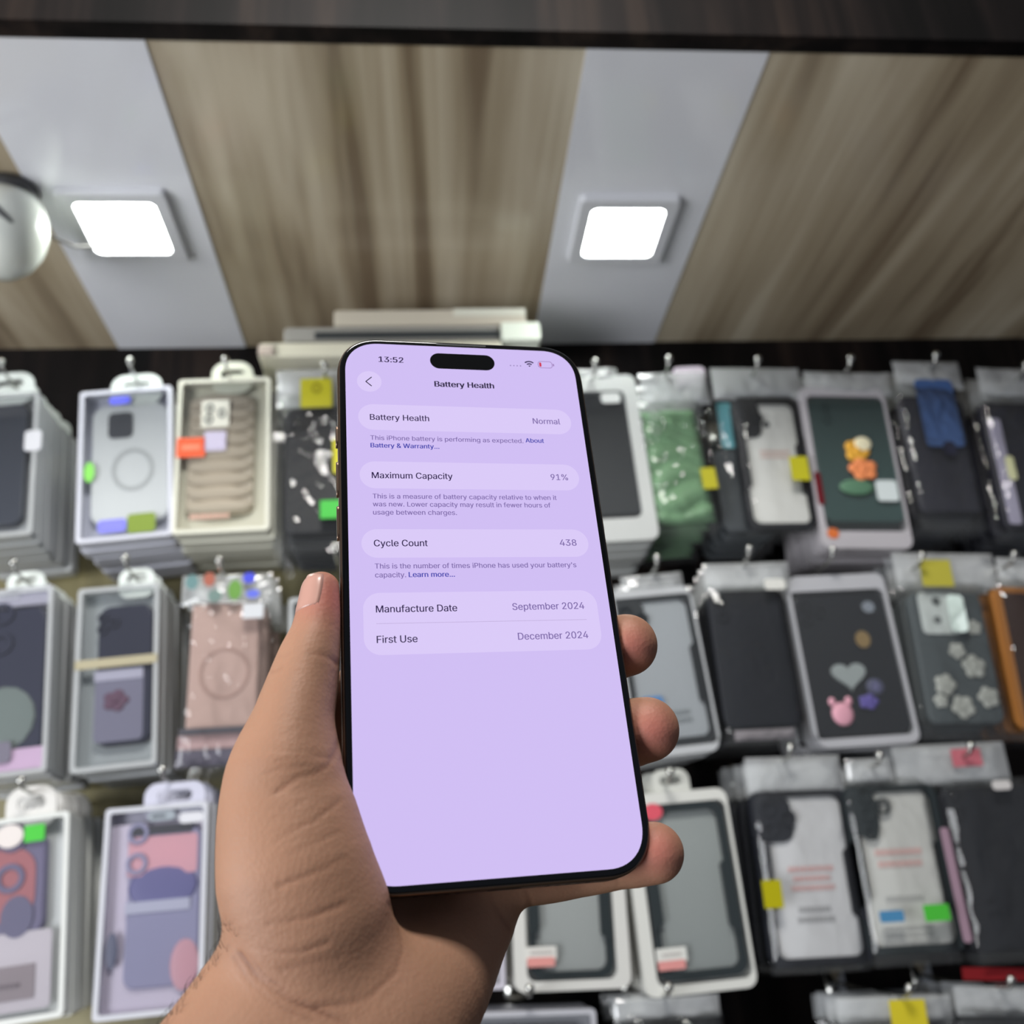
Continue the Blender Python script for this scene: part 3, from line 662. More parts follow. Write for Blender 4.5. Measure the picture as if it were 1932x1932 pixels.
# --- bottom row, only the tops are in view
pack('pale boxed case under the palm, only its top in view', K_BOX, [(830, 1912), (1120, 1904), (826, 2200), (1140, 2190)], [('phone_case', 'case', (850, 1936, 1100, 2180), (120, 118, 126))], 4, 3, 'box stacked behind the pale boxed case under the palm', back=(180, 180, 186), edge=(176, 176, 182), hk=(1000, 1868), short='pale boxed case under the palm')
pack('dark bagged case below the red dot case, only its top in view', K_BAG, [(1170, 1922), (1360, 1912), (1200, 2200), (1390, 2190)], [('phone_case', 'case', (1180, 1936, 1360, 2180), (40, 40, 44))], 4, 3, 'bag stacked behind the dark bagged case of the bottom row', head=(1160, 1880, 1360, 1924), hk=(1262, 1866), short='dark bagged case of the bottom row', amp=.003)
pack('white bagged case with a yellow tag, only its top in view', K_BAG, [(1590, 1925), (1800, 1912), (1630, 2200), (1840, 2190)], [('phone_case', 'case', (1600, 1950, 1800, 2180), (190, 190, 188)), ('yellow_tag', 'rr', (1682, 1886, 1750, 1960), (200, 184, 44), {'dy': -.008, 'r': .001})], 4, 3, 'bag stacked behind the white bagged case of the bottom row', head=(1582, 1880, 1800, 1930), hk=(1716, 1868), short='white bagged case with the yellow tag', amp=.004)
pack('clear bagged case in the lower right corner, only its top in view', K_BAG, [(1820, 1915), (2020, 1900), (1850, 2200), (2060, 2190)], [('phone_case', 'case', (1840, 1940, 2030, 2180), (86, 86, 88)), ('red_card', 'rr', (1816, 1826, 1960, 1850), (120, 26, 30), {'dy': .010, 'r': .001})], 4, 3, 'bag stacked behind the clear bagged case in the lower right corner', head=(1806, 1862, 2010, 1918), hk=(1908, 1852), short='clear bagged case in the lower right corner', amp=.004)


# flat packages lying on the hooks under the soffit
def flat_pack(label, u0, v0, u1, v1, y0, dep, col, extra=None, clear=False):
    a = at_y(u0, (v0 + v1) / 2, y0); b = at_y(u1, (v0 + v1) / 2, y0); z1 = at_y((u0 + u1) / 2, v0, y0).z; z0 = at_y((u0 + u1) / 2, v1, y0).z
    w = b.x - a.x; h = z1 - z0
    t = empty('flat_package', ((a.x + b.x) / 2, y0, z0), label, 'phone case', 'flat packages lying on top of the hooks')
    MB().prism(rrect(-w / 2, w / 2, 0, h, .003), 0, dep, .0012).build('box', mat(col, .35, 0, .5, .2), t)
    for f in (extra or []):
        nm, fx0, fx1, fz0, fz1, c, d = f
        MB().box(-w / 2 + fx0 * w, -w / 2 + fx1 * w, -d, -d + .0012 if d < .003 else .01, fz0 * h, fz1 * h).build(nm, mat(c, .35), t)
    return t


flat_pack('cream flat package, lowest of the pile above the phone', 488, 645, 946, 671, .948, .12, (212, 208, 188), [('lip', .0, .06, .1, .7, (190, 176, 164), .004)])
flat_pack('grey flat package with a dark strip, middle of the pile above the phone', 536, 616, 942, 642, .952, .11, (150, 148, 142), [('dark_strip', .14, 1.0, .12, .62, (54, 58, 60), .0012)])
flat_pack('bright white roll end package at the right of the pile', 946, 607, 1019, 641, .946, .12, (228, 234, 220))
flat_pack('cream flat package on top of the pile above the phone', 630, 584, 992, 613, .956, .10, (196, 188, 172), [('white_cap', .62, 1.0, .55, 1.0, (214, 214, 200), .0012)])
p_ = at_y(638, 574, .95)

# ------------------------------------------------------------------ the phone (modelled in millimetres, then placed)
RP = np.array([[0.97620599, -0.09340066, 0.1956992], [0.00554785, -0.89143022, -0.45312403], [0.21677426, 0.4434281, -0.86970135]])
TP = np.array([-8.73543609, 18.3622983, 265.469877])
PM = np.eye(4); PM[:3, :3] = R_WC @ RP * 0.001; PM[:3, 3] = R_WC @ TP * 0.001 + np.array([0, 0, EYE])
PHONE_M = Matrix(PM.tolist())
O_L = -RP.T @ TP                               # camera position in phone millimetres


def on_plane(u, v, zl):
    d = RP.T @ np.array([(u - 966) / F, (v - 966) / F, 1.0])
    return O_L + d * (zl - O_L[2]) / d[2]


def cam_depth(p):
    return (RP @ np.asarray(p) + TP)[2]


SW, SH = 72.9, 158.4
BW, BH, BD = 77.6, 163.0, 8.25
phone = bpy.data.objects.new('smartphone', None); COL.objects.link(phone); phone.matrix_world = PHONE_M; phone.empty_display_size = 20
tag(phone, 'large smartphone with a lit lavender battery screen, held in the hand', 'phone')


def sq(w, h, r, n=14):
    """rounded outline, corners with a soft continuous curve"""
    o = []
    for sx, sy, a0 in ((1, 1, 0), (-1, 1, 90), (-1, -1, 180), (1, -1, 270)):
        for k in range(n + 1):
            a = math.radians(a0 + 90 * k / n); ca, sa = math.cos(a), math.sin(a)
            e = 2 / 2.25
            o.append((sx * (w / 2 - r) + r * math.copysign(abs(ca) ** e, ca), sy * (h / 2 - r) + r * math.copysign(abs(sa) ** e, sa)))
    return o


def shells(rings, cap0=False, cap1=False):
    n = len(rings[0]); vs = [p for r in rings for p in r]; fs = []
    for a in range(len(rings) - 1):
        for i in range(n):
            j = (i + 1) % n; fs.append((a * n + i, (a + 1) * n + i, (a + 1) * n + j, a * n + j))
    if cap0: fs.append(tuple(range(n)))
    if cap1: fs.append(tuple(reversed(range((len(rings) - 1) * n, len(rings) * n))))
    return MB().add(vs, fs)


def outl(ins, z, r0=13.2):
    return [(x, y, z) for x, y in sq(BW - 2 * ins, BH - 2 * ins, r0 - ins)]


M_TI = mat((128, 108, 94), 0.30, 1.0, name='desert_titanium')
M_GLASS = mat((5, 6, 8), 0.06, 0.0, 0.5, name='black_border_glass')
shells([outl(.7, -.5), outl(.42, -.5), outl(.12, -.95), outl(0, -1.7), outl(0, -6.5), outl(.12, -7.4), outl(.5, -7.95), outl(1.2, -8.2)]).build('frame', M_TI, phone, True)
o_ = MB().add([(x, y, -8.25) for x, y in sq(BW - 2.4, BH - 2.4, 12)], [tuple(range(60))]).build('back_glass', mat((176, 154, 132), .35), phone)
rs = [outl(.62, -.8), outl(.60, -.25), outl(.85, -.05), outl(1.3, 0.0), [(x, y, 0.0) for x, y in sq(SW, SH, 10.6)]]
shells(rs).build('border_glass', M_GLASS, phone, True)

M_SCREEN = bpy.data.materials.new('lit_lavender_screen'); M_SCREEN.use_nodes = True
_b = M_SCREEN.node_tree.nodes['Principled BSDF']
_b.inputs['Base Color'].default_value = (0.004, 0.004, 0.006, 1); _b.inputs['Roughness'].default_value = 0.07
_b.inputs['Emission Color'].default_value = (*srgb((208, 190, 243)), 1); _b.inputs['Emission Strength'].default_value = 1.0
screen = MB().add([(x, y, 0.0) for x, y in sq(SW, SH, 10.6)], [tuple(range(60))]).build('screen', M_SCREEN, phone)


def lit(col, k=1.0):
    return mat(col, 0.07, 0, 0.5, emit=k) if False else _lit(col)


_LIT = {}


def _lit(col):
    if col in _LIT: return _LIT[col]
    m = bpy.data.materials.new('screen_ink_%d_%d_%d' % col); m.use_nodes = True
    b = m.node_tree.nodes['Principled BSDF']
    b.inputs['Base Color'].default_value = (0.004, 0.004, 0.006, 1); b.inputs['Roughness'].default_value = 0.07
    b.inputs['Emission Color'].default_value = (*srgb(col), 1); b.inputs['Emission Strength'].default_value = 1.0
    _LIT[col] = m; return m


def flat(name, pts2, z, col, label=None):
    """flat shape on the screen; pts2 in mm from the screen's top left corner"""
    o = MB().add([(x - SW / 2, SH / 2 - y, z) for x, y in pts2], [tuple(range(len(pts2)))]).build(name, _lit(col), screen)
    me = o.data
    if me.polygons[0].normal.z < 0: me.flip_normals()
    if label: o['label'] = label
    return o


def rr2(x0, x1, y0, y1, r, n=10):
    return rrect(x0, x1, y0, y1, r, n)


PILL = (218, 202, 247)
flat('list_row', rr2(3.55, 69.3, 22.45, 31.45, 4.5), .02, PILL)
flat('list_row', rr2(3.55, 69.3, 42.25, 51.15, 4.5), .02, PILL)
flat('list_row', rr2(3.55, 69.3, 64.2, 73.0, 4.5), .02, PILL)
flat('list_card', rr2(3.55, 69.3, 83.45, 101.1, 4.6), .02, PILL)
flat('card_divider', [(6.95, 92.25), (65.65, 92.25), (65.65, 92.39), (6.95, 92.39)], .04, (190, 172, 216))
flat('back_button', rr2(3.45, 10.85, 10.5, 17.95, 3.7, 12), .02, PILL)
isl = flat('camera_island', rr2(26.2, 46.75, 2.65, 8.5, 2.92, 12), .04, (4, 5, 9), 'black pill shaped camera island')
isl.data.materials[0] = M_GLASS


def stroke(name, pts, w, z, col):
    o = MB()
    for (x0, y0), (x1, y1) in zip(pts[:-1], pts[1:]):
        d = Vector((x1 - x0, y1 - y0)).normalized(); n = Vector((-d.y, d.x)) * w / 2; d = d * w * .3
        q = [(x0 - d.x + n.x, y0 - d.y + n.y), (x1 + d.x + n.x, y1 + d.y + n.y), (x1 + d.x - n.x, y1 + d.y - n.y), (x0 - d.x - n.x, y0 - d.y - n.y)]
        o.add([(x - SW / 2, SH / 2 - y, z) for x, y in q], [(3, 2, 1, 0)])
    return o.build(name, _lit(col), screen)


INK = (34, 16, 66); GREY = (124, 104, 166); LINK = (64, 66, 172); TITLE = (22, 10, 48)
stroke('back_arrow', [(7.85, 12.65), (6.1, 14.3), (7.75, 15.85)], .30, .05, TITLE)
ib = MB()
for i in range(4):
    cx, cy = 51.9 + i * 1.08, 6.25
    ib.add([(cx + .24 * math.cos(2 * PI * k / 10) - SW / 2, SH / 2 - cy + .24 * math.sin(2 * PI * k / 10), .05) for k in range(10)], [tuple(range(10))])
ib.build('signal_dots', _lit((150, 132, 184)), screen)
wf = MB()
for r0, r1 in ((.0, .55), (.95, 1.4), (1.85, 2.3)):
    n = 12; vs = []
    for k in range(n + 1):
        a = math.radians(48 + 84 * k / n)
        for r in (r0, r1):
            vs.append((58.1 + r * math.cos(a) - SW / 2, SH / 2 - (6.5 - r * math.sin(a)), .05))
    wf.add(vs, [(2 * k, 2 * k + 1, 2 * k + 3, 2 * k + 2) for k in range(n)])
wf.build('wifi_symbol', _lit(INK), screen)
bo, bi = rr2(60.95, 65.75, 4.1, 6.75, 1.0, 6), rr2(61.13, 65.57, 4.28, 6.57, .86, 6)
n_ = len(bo)
MB().add([(x - SW / 2, SH / 2 - y, .05) for x, y in bo + bi], [(i, (i + 1) % n_, (i + 1) % n_ + n_, i + n_) for i in range(n_)]).add(
    [(x - SW / 2, SH / 2 - y, .05) for x, y in rr2(65.9, 66.3, 5.0, 5.9, .2, 4)], [tuple(range(20))]).build('battery_outline', _lit((150, 116, 176)), screen)
flat('battery_charge', rr2(61.4, 62.1, 4.6, 6.25, .35, 5), .05, (206, 50, 78), 'red low battery bar')

FONT = None
try:
    FONT = bpy.data.fonts.load(os.path.join(bpy.utils.system_resource('DATAFILES'), 'fonts', 'Inter.woff2'))
except Exception:
    FONT = None


def _cap():
    c = bpy.data.curves.new('cap', 'FONT'); c.body = 'H'; c.size = 1.0
    if FONT: c.font = FONT
    t_ = bpy.data.objects.new('cap', c); COL.objects.link(t_)
    m_ = bpy.data.meshes.new_from_object(t_.evaluated_get(bpy.context.evaluated_depsgraph_get()))
    h = max(v.co.y for v in m_.vertices); bpy.data.objects.remove(t_); bpy.data.meshes.remove(m_)
    return h


CAP = _cap()


def fill_letters(src, name):
    """fills glyph outlines by winding number, so that counters stay open"""
    V = np.array([v.co[:2] for v in src.vertices]); E_ = np.array([tuple(e.vertices) for e in src.edges])
    r = delaunay_2d_cdt([Vector(v) for v in V], [tuple(map(int, e)) for e in E_], [], 0, 1e-6)
    vs = np.array([v[:] for v in r[0]]); fs = np.array([list(f) for f in r[2]])
    keep = []
    for k in range(0, len(fs), 400):
        C = vs[fs[k:k + 400]].mean(1)[:, None]
        a = V[E_[:, 0]][None] - C; c = V[E_[:, 1]][None] - C
        w = np.arctan2(a[..., 0] * c[..., 1] - a[..., 1] * c[..., 0], (a * c).sum(-1)).sum(1)
        keep.append(np.abs(w) > PI)
    fs = fs[np.concatenate(keep)]
    me = bpy.data.meshes.new(name); me.from_pydata([(x, y, 0) for x, y in vs], [], fs.tolist())
    bm = bmesh.new(); bm.from_mesh(me)
    bmesh.ops.delete(bm, geom=[v for v in bm.verts if not v.link_faces], context='VERTS')
    for f in bm.faces:
        if f.normal.z < 0: f.normal_flip()
    bm.to_mesh(me); bm.free()
    return me


def text(name, s, x0, base, x1, col, cap, bold=0.0, parent=None, z=.06):
    """one line of writing, fitted between x0 and x1 (mm), cap height given"""
    c = bpy.data.curves.new(name, 'FONT'); c.body = s; c.resolution_u = 4
    if FONT: c.font = FONT
    c.size = 1.0; c.fill_mode = 'NONE'
    tmp = bpy.data.objects.new(name, c); COL.objects.link(tmp)
    dg = bpy.context.evaluated_depsgraph_get()
    me = fill_letters(bpy.data.meshes.new_from_object(tmp.evaluated_get(dg)), name)
    bpy.data.objects.remove(tmp)
    V = np.array([v.co[:] for v in me.vertices])
    mn, mx = V[:, 0].min(), V[:, 0].max()
    sx = (x1 - x0) / (mx - mn); sy = cap / CAP
    for v, p in zip(me.vertices, V):
        v.co = ((p[0] - mn) * sx + x0 - SW / 2, SH / 2 - base + p[1] * sy, z)
    if bold:                                      # heavier strokes: the letters doubled a hair to the side
        bm = bmesh.new(); bm.from_mesh(me); k = bold * sx
        r = bmesh.ops.duplicate(bm, geom=bm.verts[:] + bm.edges[:] + bm.faces[:])
        bmesh.ops.translate(bm, verts=[g for g in r['geom'] if isinstance(g, bmesh.types.BMVert)], vec=(k * 2, 0, .004))
        bmesh.ops.translate(bm, verts=bm.verts[:], vec=(-k, 0, 0)); bm.to_mesh(me); bm.free()
    me.name = name
    me.materials.clear(); me.materials.append(_lit(col))
    o = bpy.data.objects.new(name, me); COL.objects.link(o); o.parent = parent or screen
    return o


text('clock_text', '13:52', 10.25, 6.85, 17.8, INK, 2.0, .02)
text('title_text', 'Battery Health', 27.15, 15.3, 45.75, TITLE, 2.0, .024)
T = 2.0; B_ = .010
text('row_text', 'Battery Health', 7.03, 28.0, 24.68, INK, T, B_)
text('value_text', 'Normal', 57.0, 27.87, 65.7, GREY, T, B_)
text('row_text', 'Maximum Capacity', 7.03, 47.85, 30.54, INK, T, B_)
text('value_text', '91%', 60.45, 47.68, 65.75, GREY, T, B_)
text('row_text', 'Cycle Count', 7.0, 69.52, 22.0, INK, T, B_)
text('value_text', '438', 60.65, 69.47, 65.65, GREY, T, B_)
text('row_text', 'Manufacture Date', 7.0, 89.15, 29.07, INK, T, B_)
text('value_text', 'September 2024', 44.65, 89.1, 65.4, GREY, T, B_)
text('row_text', 'First Use', 6.95, 97.77, 17.75, INK, T, B_)
text('value_text', 'December 2024', 45.4, 97.8, 65.4, GREY, T, B_)
S_ = 1.52
text('note_text', 'This iPhone battery is performing as expected.', 6.95, 34.95, 53.2, GREY, S_, B_)
text('link_text', 'About', 53.95, 34.72, 59.7, LINK, S_, .018)
text('link_text', 'Battery & Warranty...', 6.95, 37.55, 27.2, LINK, S_, .018)
text('note_text', 'This is a measure of battery capacity relative to when it', 7.05, 54.45, 61.4, GREY, S_, B_)
text('note_text', 'was new. Lower capacity may result in fewer hours of', 7.05, 57.0, 59.25, GREY, S_, B_)
text('note_text', 'usage between charges.', 7.05, 59.62, 31.0, GREY, S_, B_)
text('note_text', "This is the number of times iPhone has used your battery's", 7.05, 76.28, 64.7, GREY, S_, B_)
text('note_text', 'capacity.', 7.05, 78.92, 15.5, GREY, S_, B_)
text('link_text', 'Learn more...', 16.3, 78.9, 29.1, LINK, S_, .018)

# side buttons, earpiece, charging port, rear cameras


def button(name, px, side=-1):
    ys = [on_plane(645 if side < 0 else 1120, v, -4)[1] for v in px]
    y0, y1 = min(ys), max(ys)
    o = rrect(-1.55, 1.55, y0, y1, 1.5, 6); n = len(o); X = BW / 2
    vs = [(side * (X - .2), b, -4.1 + a) for a, b in o] + [(side * (X + .42), b, -4.1 + a) for a, b in o] + [(side * (X + .62), b * 1.0, -4.1 + a * .8) for a, b in o]
    fs = [(k * n + i, k * n + (i + 1) % n, (k + 1) * n + (i + 1) % n, (k + 1) * n + i) for k in range(2) for i in range(n)] + [tuple(range(2 * n, 3 * n))]
    MB().add(vs, fs).build(name, M_TI, phone)


button('action_button', (806, 845)); button('volume_button', (873, 938)); button('volume_button', (956, 1020)); button('power_button', (905, 1010), 1)
MB().add([(x, y + 80.05, .03) for x, y in rr2(-8, 8, -.28, .28, .28, 5)], [tuple(range(24))]).build('earpiece_slot', mat((40, 44, 46), .6), phone)
pb = MB()
o = rrect(-4.4, 4.4, -5.6, -2.5, 1.5, 6)
pb.add([(x, -BH / 2 - .03, z) for x, z in o], [tuple(range(len(o)))]); pb.build('charging_port', mat((14, 12, 12), .5), phone)
hb = MB()
for k in range(10):
    x = (-22 + k * 2.6) if k < 5 else (11 + (k - 5) * 2.6)
    hb.add([(x + .75 * math.cos(2 * PI * q / 10), -BH / 2 - .03, -4.1 + .75 * math.sin(2 * PI * q / 10)) for q in range(10)], [tuple(range(10))])
hb.build('speaker_holes', mat((16, 13, 12), .5), phone)
cb = sq(38, 38, 10)
shells([[(x + 17, y + 58, -8.2) for x, y in cb], [(x + 17, y + 58, -10.0) for x, y in cb], [(x * .96 + 17, y * .96 + 58, -10.4) for x, y in cb]], False, True).build('camera_plate', mat((168, 146, 124), .3), phone)
for cx, cy in ((25, 67), (25, 49), (9, 58)):
    k = 20
    shells([[(cx + 8 * math.cos(2 * PI * q / k), cy + 8 * math.sin(2 * PI * q / k), -10.2) for q in range(k)], [(cx + 8 * math.cos(2 * PI * q / k), cy + 8 * math.sin(2 * PI * q / k), -12.4) for q in range(k)], [(cx + 6.6 * math.cos(2 * PI * q / k), cy + 6.6 * math.sin(2 * PI * q / k), -12.4) for q in range(k)]], False, True).build('camera_lens', M_GLASS, phone)

# ------------------------------------------------------------------ the hand: one continuous surface from a distance field (mm, phone space)


def prim(pts, kz=1.0, n=5):
    """chain of (u, v, zl, radius px); returns dense (points, radii mm, kz)"""
    P = []; R = []
    for u, v, zl, r in pts:
        p = on_plane(u, v, zl); P.append(p); R.append(r * cam_depth(p) / F)
    P = np.array(P); R = np.array(R)
    Q = []; S = []
    for i in range(len(P) - 1):                      # Catmull-Rom through the joints
        a, b, c, d = P[max(i - 1, 0)], P[i], P[i + 1], P[min(i + 2, len(P) - 1)]
        for t in np.linspace(0, 1, n, endpoint=False):
            Q.append(.5 * ((2 * b) + (c - a) * t + (2 * a - 5 * b + 4 * c - d) * t * t + (3 * b - a - 3 * c + d) * t ** 3)); S.append(R[i] * (1 - t) + R[i + 1] * t)
    Q.append(P[-1]); S.append(R[-1])
    return np.array(Q, np.float32), np.array(S, np.float32), kz


def d_chain(X, pr):
    Q, S, kz = pr
    sc = np.array([1, 1, 1 / kz], np.float32)
    X = X * sc; Q = Q * sc
    best = np.full(len(X), 1e9, np.float32)
    for a, b, ra, rb in zip(Q[:-1], Q[1:], S[:-1], S[1:]):
        ab = b - a; L2 = float(ab @ ab) + 1e-9
        t = np.clip((X - a) @ ab / L2, 0, 1)
        dd = X - a - t[:, None] * ab
        best = np.minimum(best, np.sqrt(np.einsum('ij,ij->i', dd, dd)) - (ra + (rb - ra) * t))
    return best * min(1.0, kz)


def smin(a, b, k):
    h = np.clip(.5 + .5 * (b - a) / k, 0, 1)
    return b * (1 - h) + a * h - k * h * (1 - h)


THUMB = prim([(606, 1117, -3, 37), (603, 1155, -3, 43), (596, 1200, -3, 49), (583, 1245, -3, 59), (569, 1300, -3, 68), (556, 1350, -2, 75), (546, 1400, -1, 82), (540, 1450, -1, 93)], 1.25)
THENAR = prim([(540, 1440, -1, 96), (536, 1490, 0, 114), (545, 1560, 1, 132), (560, 1650, 1, 147), (585, 1730, -1, 152), (600, 1790, -3, 140)], .85)
META = [prim([(590, 1850, -16, 95), (640, 1600, -25, 85), (682, 1345, -23, 72)]), prim([(640, 1860, -18, 95), (710, 1640, -30, 84), (775, 1390, -24, 72)]),
        prim([(700, 1860, -19, 90), (790, 1660, -31, 80), (860, 1470, -24, 68)]), prim([(720, 1950, -12, 148), (796, 1865, -19, 126), (850, 1780, -25, 103), (900, 1692, -26, 83), (905, 1600, -24, 66)])]
PINKY = prim([(900, 1640, -20, 68), (1000, 1648, -20.5, 57), (1090, 1639, -19.5, 51), (1160, 1625, -14, 51), (1195, 1616, -11, 56), (1234, 1609, -8, 56)])
RINGF = prim([(860, 1470, -22, 66), (990, 1475, -20, 60), (1090, 1445, -18, 58), (1150, 1400, -16, 62), (1190, 1383, -12, 63), (1221, 1376, -8.5, 60)])
MIDF = prim([(775, 1390, -22, 68), (920, 1360, -20, 62), (1035, 1300, -18, 60), (1105, 1248, -17, 60), (1150, 1226, -12.5, 60), (1182, 1217, -8.5, 58)])
INDEX = prim([(682, 1345, -21, 70), (740, 1220, -19, 62), (830, 1120, -17.5, 58), (905, 1065, -16.5, 53), (940, 1040, -16, 50)])
ARM = prim([(575, 1945, -7, 226), (420, 2165, -3, 236), (255, 2400, 4, 250), (80, 2650, 12, 262)], .62)
LINES = [prim(l) for l in ()]


def rbox(X, hx, hy, z0, z1, r):
    q = np.stack([np.abs(X[:, 0]) - hx + r, np.abs(X[:, 1]) - hy + r], 1)
    d2 = np.sqrt((np.maximum(q, 0) ** 2).sum(1)) + np.minimum(q.max(1), 0) - r
    dz = np.maximum(z0 - X[:, 2], X[:, 2] - z1)
    return np.maximum(d2, dz)


def sdf(X):
    palm = smin(smin(d_chain(X, META[0]), d_chain(X, META[1]), 6), smin(d_chain(X, META[2]), d_chain(X, META[3]), 6), 6)
    d = smin(palm, d_chain(X, ARM), 9)
    th = smin(d_chain(X, THUMB), d_chain(X, THENAR), 4)
    d = smin(d, th, 4.5)
    fs = [smin(d, d_chain(X, f), 4) for f in (PINKY, RINGF, MIDF, INDEX)]
    d = np.minimum(np.minimum(fs[0], fs[1]), np.minimum(fs[2], fs[3]))
    ph = rbox(X, BW / 2 + .05, BH / 2 + .05, -8.35, .05, 13.2)
    return -smin(-d, ph, .8)                          # the phone presses into the skin


VOX = 0.65
allp = np.concatenate([q for q, s, k in [THUMB, THENAR, PINKY, RINGF, MIDF, INDEX, ARM] + META])
lo = np.minimum(allp.min(0), allp.min(0)) - 12; hi = allp.max(0) + 12
qa, sa, ka = ARM
lo = np.minimum(lo, (qa - sa[:, None]).min(0) - 3); hi = np.maximum(hi, (qa + sa[:, None]).max(0) + 3)
CH = 20
dims = (np.ceil((hi - lo) / VOX / CH).astype(int)) * CH + 1
vol = np.full(dims, 5.0, np.float32)
nc = (dims - 1) // CH
cc = np.stack(np.meshgrid(*[np.arange(k) for k in nc], indexing='ij'), -1).reshape(-1, 3)
cent = (lo + (cc * CH + CH / 2) * VOX).astype(np.float32)
dc = sdf(cent)
rad = CH * VOX * .87
gi = np.stack(np.meshgrid(*[np.arange(CH + 1)] * 3, indexing='ij'), -1).reshape(-1, 3)
for c, d in zip(cc, dc):
    s = tuple(slice(k * CH, k * CH + CH + 1) for k in c)
    if abs(d) > rad * 1.6 + 2:
        vol[s] = np.where(np.abs(vol[s]) < 5, vol[s], 5.0 if d > 0 else -5.0)
    else:
        vol[s] = sdf((lo + (gi + c * CH) * VOX).astype(np.float32)).reshape(CH + 1, CH + 1, CH + 1)


def surface_nets(v):
    s = v < 0
    nx, ny, nz = [k - 1 for k in v.shape]
    cnt = np.zeros((nx, ny, nz), np.uint8)
    for i in (0, 1):
        for j in (0, 1):
            for k in (0, 1):
                cnt += s[i:i + nx, j:j + ny, k:k + nz]
    act = (cnt > 0) & (cnt < 8)
    idx = np.full(act.shape, -1, np.int64); A = np.argwhere(act); idx[act] = np.arange(len(A))
    acc = np.zeros((len(A), 3)); num = np.zeros(len(A))
    cor = [(i, j, k) for i in (0, 1) for j in (0, 1) for k in (0, 1)]
    for a in cor:
        for ax in range(3):
            if a[ax]: continue
            b = list(a); b[ax] = 1
            va = v[A[:, 0] + a[0], A[:, 1] + a[1], A[:, 2] + a[2]]; vb = v[A[:, 0] + b[0], A[:, 1] + b[1], A[:, 2] + b[2]]
            m = (va < 0) != (vb < 0)
            t = np.where(m, va / np.where(m, va - vb, 1), 0)
            p = np.tile(np.array(a, float), (len(A), 1)); p[:, ax] += t
            acc[m] += p[m]; num[m] += 1
    P = A + acc / num[:, None]
    faces = []
    for ax in range(3):
        o = [0, 1, 2]; o.remove(ax); b, c = o
        sl = [slice(None)] * 3; sl2 = [slice(None)] * 3
        sl[ax] = slice(0, -1); sl2[ax] = slice(1, None)
        ed = s[tuple(sl)] != s[tuple(sl2)]
        E_ = np.argwhere(ed)
        ok = (E_[:, b] > 0) & (E_[:, c] > 0) & (E_[:, b] < v.shape[b] - 1) & (E_[:, c] < v.shape[c] - 1); E_ = E_[ok]
        q = []
        for db, dc_ in ((1, 1), (0, 1), (0, 0), (1, 0)):
            I = E_.copy(); I[:, b] -= db; I[:, c] -= dc_; q.append(idx[I[:, 0], I[:, 1], I[:, 2]])
        q = np.stack(q, 1)
        flip = s[E_[:, 0], E_[:, 1], E_[:, 2]]
        if ax == 1: flip = ~flip
        q[~flip] = q[~flip][:, ::-1]
        faces.append(q)
    return P, np.concatenate(faces)


PV, PF = surface_nets(vol)
PV = lo + PV * VOX
eps = .4


def grad(X):
    X = X.astype(np.float32)
    g = np.stack([sdf(X + np.eye(3, dtype=np.float32)[i] * eps) - sdf(X - np.eye(3, dtype=np.float32)[i] * eps) for i in range(3)], 1)
    return g / (np.linalg.norm(g, axis=1, keepdims=True) + 1e-9)


NV = grad(PV)
# skin folds: fine grooves along the lines seen on the hand
camv = (RP @ PV.T).T + TP
UV = camv[:, :2] / camv[:, 2:] * F + 966
facing = np.einsum('ij,ij->i', NV, O_L - PV) > 0
CREASES = [  # (points px, half width px, depth mm)
    ([(527, 1238), (536, 1238), (547, 1233)], 5, .35), ([(588, 1232), (606, 1234), (622, 1241), (636, 1252)], 6, .55), ([(512, 1268), (522, 1266), (533, 1260)], 5, .3),
    ([(640, 1398), (632, 1420), (618, 1446), (596, 1458), (560, 1468), (522, 1494)], 7, .8), ([(522, 1436), (556, 1430), (600, 1428), (622, 1430)], 6, .35), ([(500, 1460), (530, 1448), (580, 1446)], 5, .25),
    ([(520, 1586), (555, 1566), (596, 1546), (640, 1512)], 6, .4), ([(515, 1542), (545, 1526), (570, 1512)], 5, .2), ([(545, 1610), (575, 1598), (640, 1570)], 6, .2), ([(528, 1670), (570, 1656), (610, 1640), (648, 1618)], 7, .45),
    ([(505, 1745), (548, 1738), (590, 1728), (650, 1706)], 7, .45), ([(492, 1790), (530, 1797), (570, 1795), (620, 1778)], 7, .4), ([(530, 1830), (580, 1818), (640, 1806)], 8, .25),
    ([(452, 1800), (480, 1838), (512, 1866), (550, 1890), (600, 1908), (660, 1935)], 9, 1.0), ([(440, 1806), (470, 1850), (505, 1884), (545, 1908), (590, 1925)], 6, .5), ([(462, 1796), (500, 1842), (540, 1872), (590, 1894)], 6, .5), ([(590, 1900), (650, 1896), (700, 1880), (742, 1838)], 7, .7),
    ([(735, 1706), (752, 1740), (760, 1790), (746, 1836)], 6, .5), ([(925, 1690), (942, 1722), (962, 1752)], 6, .6), ([(994, 1682), (1000, 1700), (1004, 1722)], 5, .5), ([(1160, 1655), (1168, 1668)], 5, .4), ([(815, 1690), (812, 1740)], 8, .25)]
disp = np.zeros(len(PV)); dark = np.zeros(len(PV))
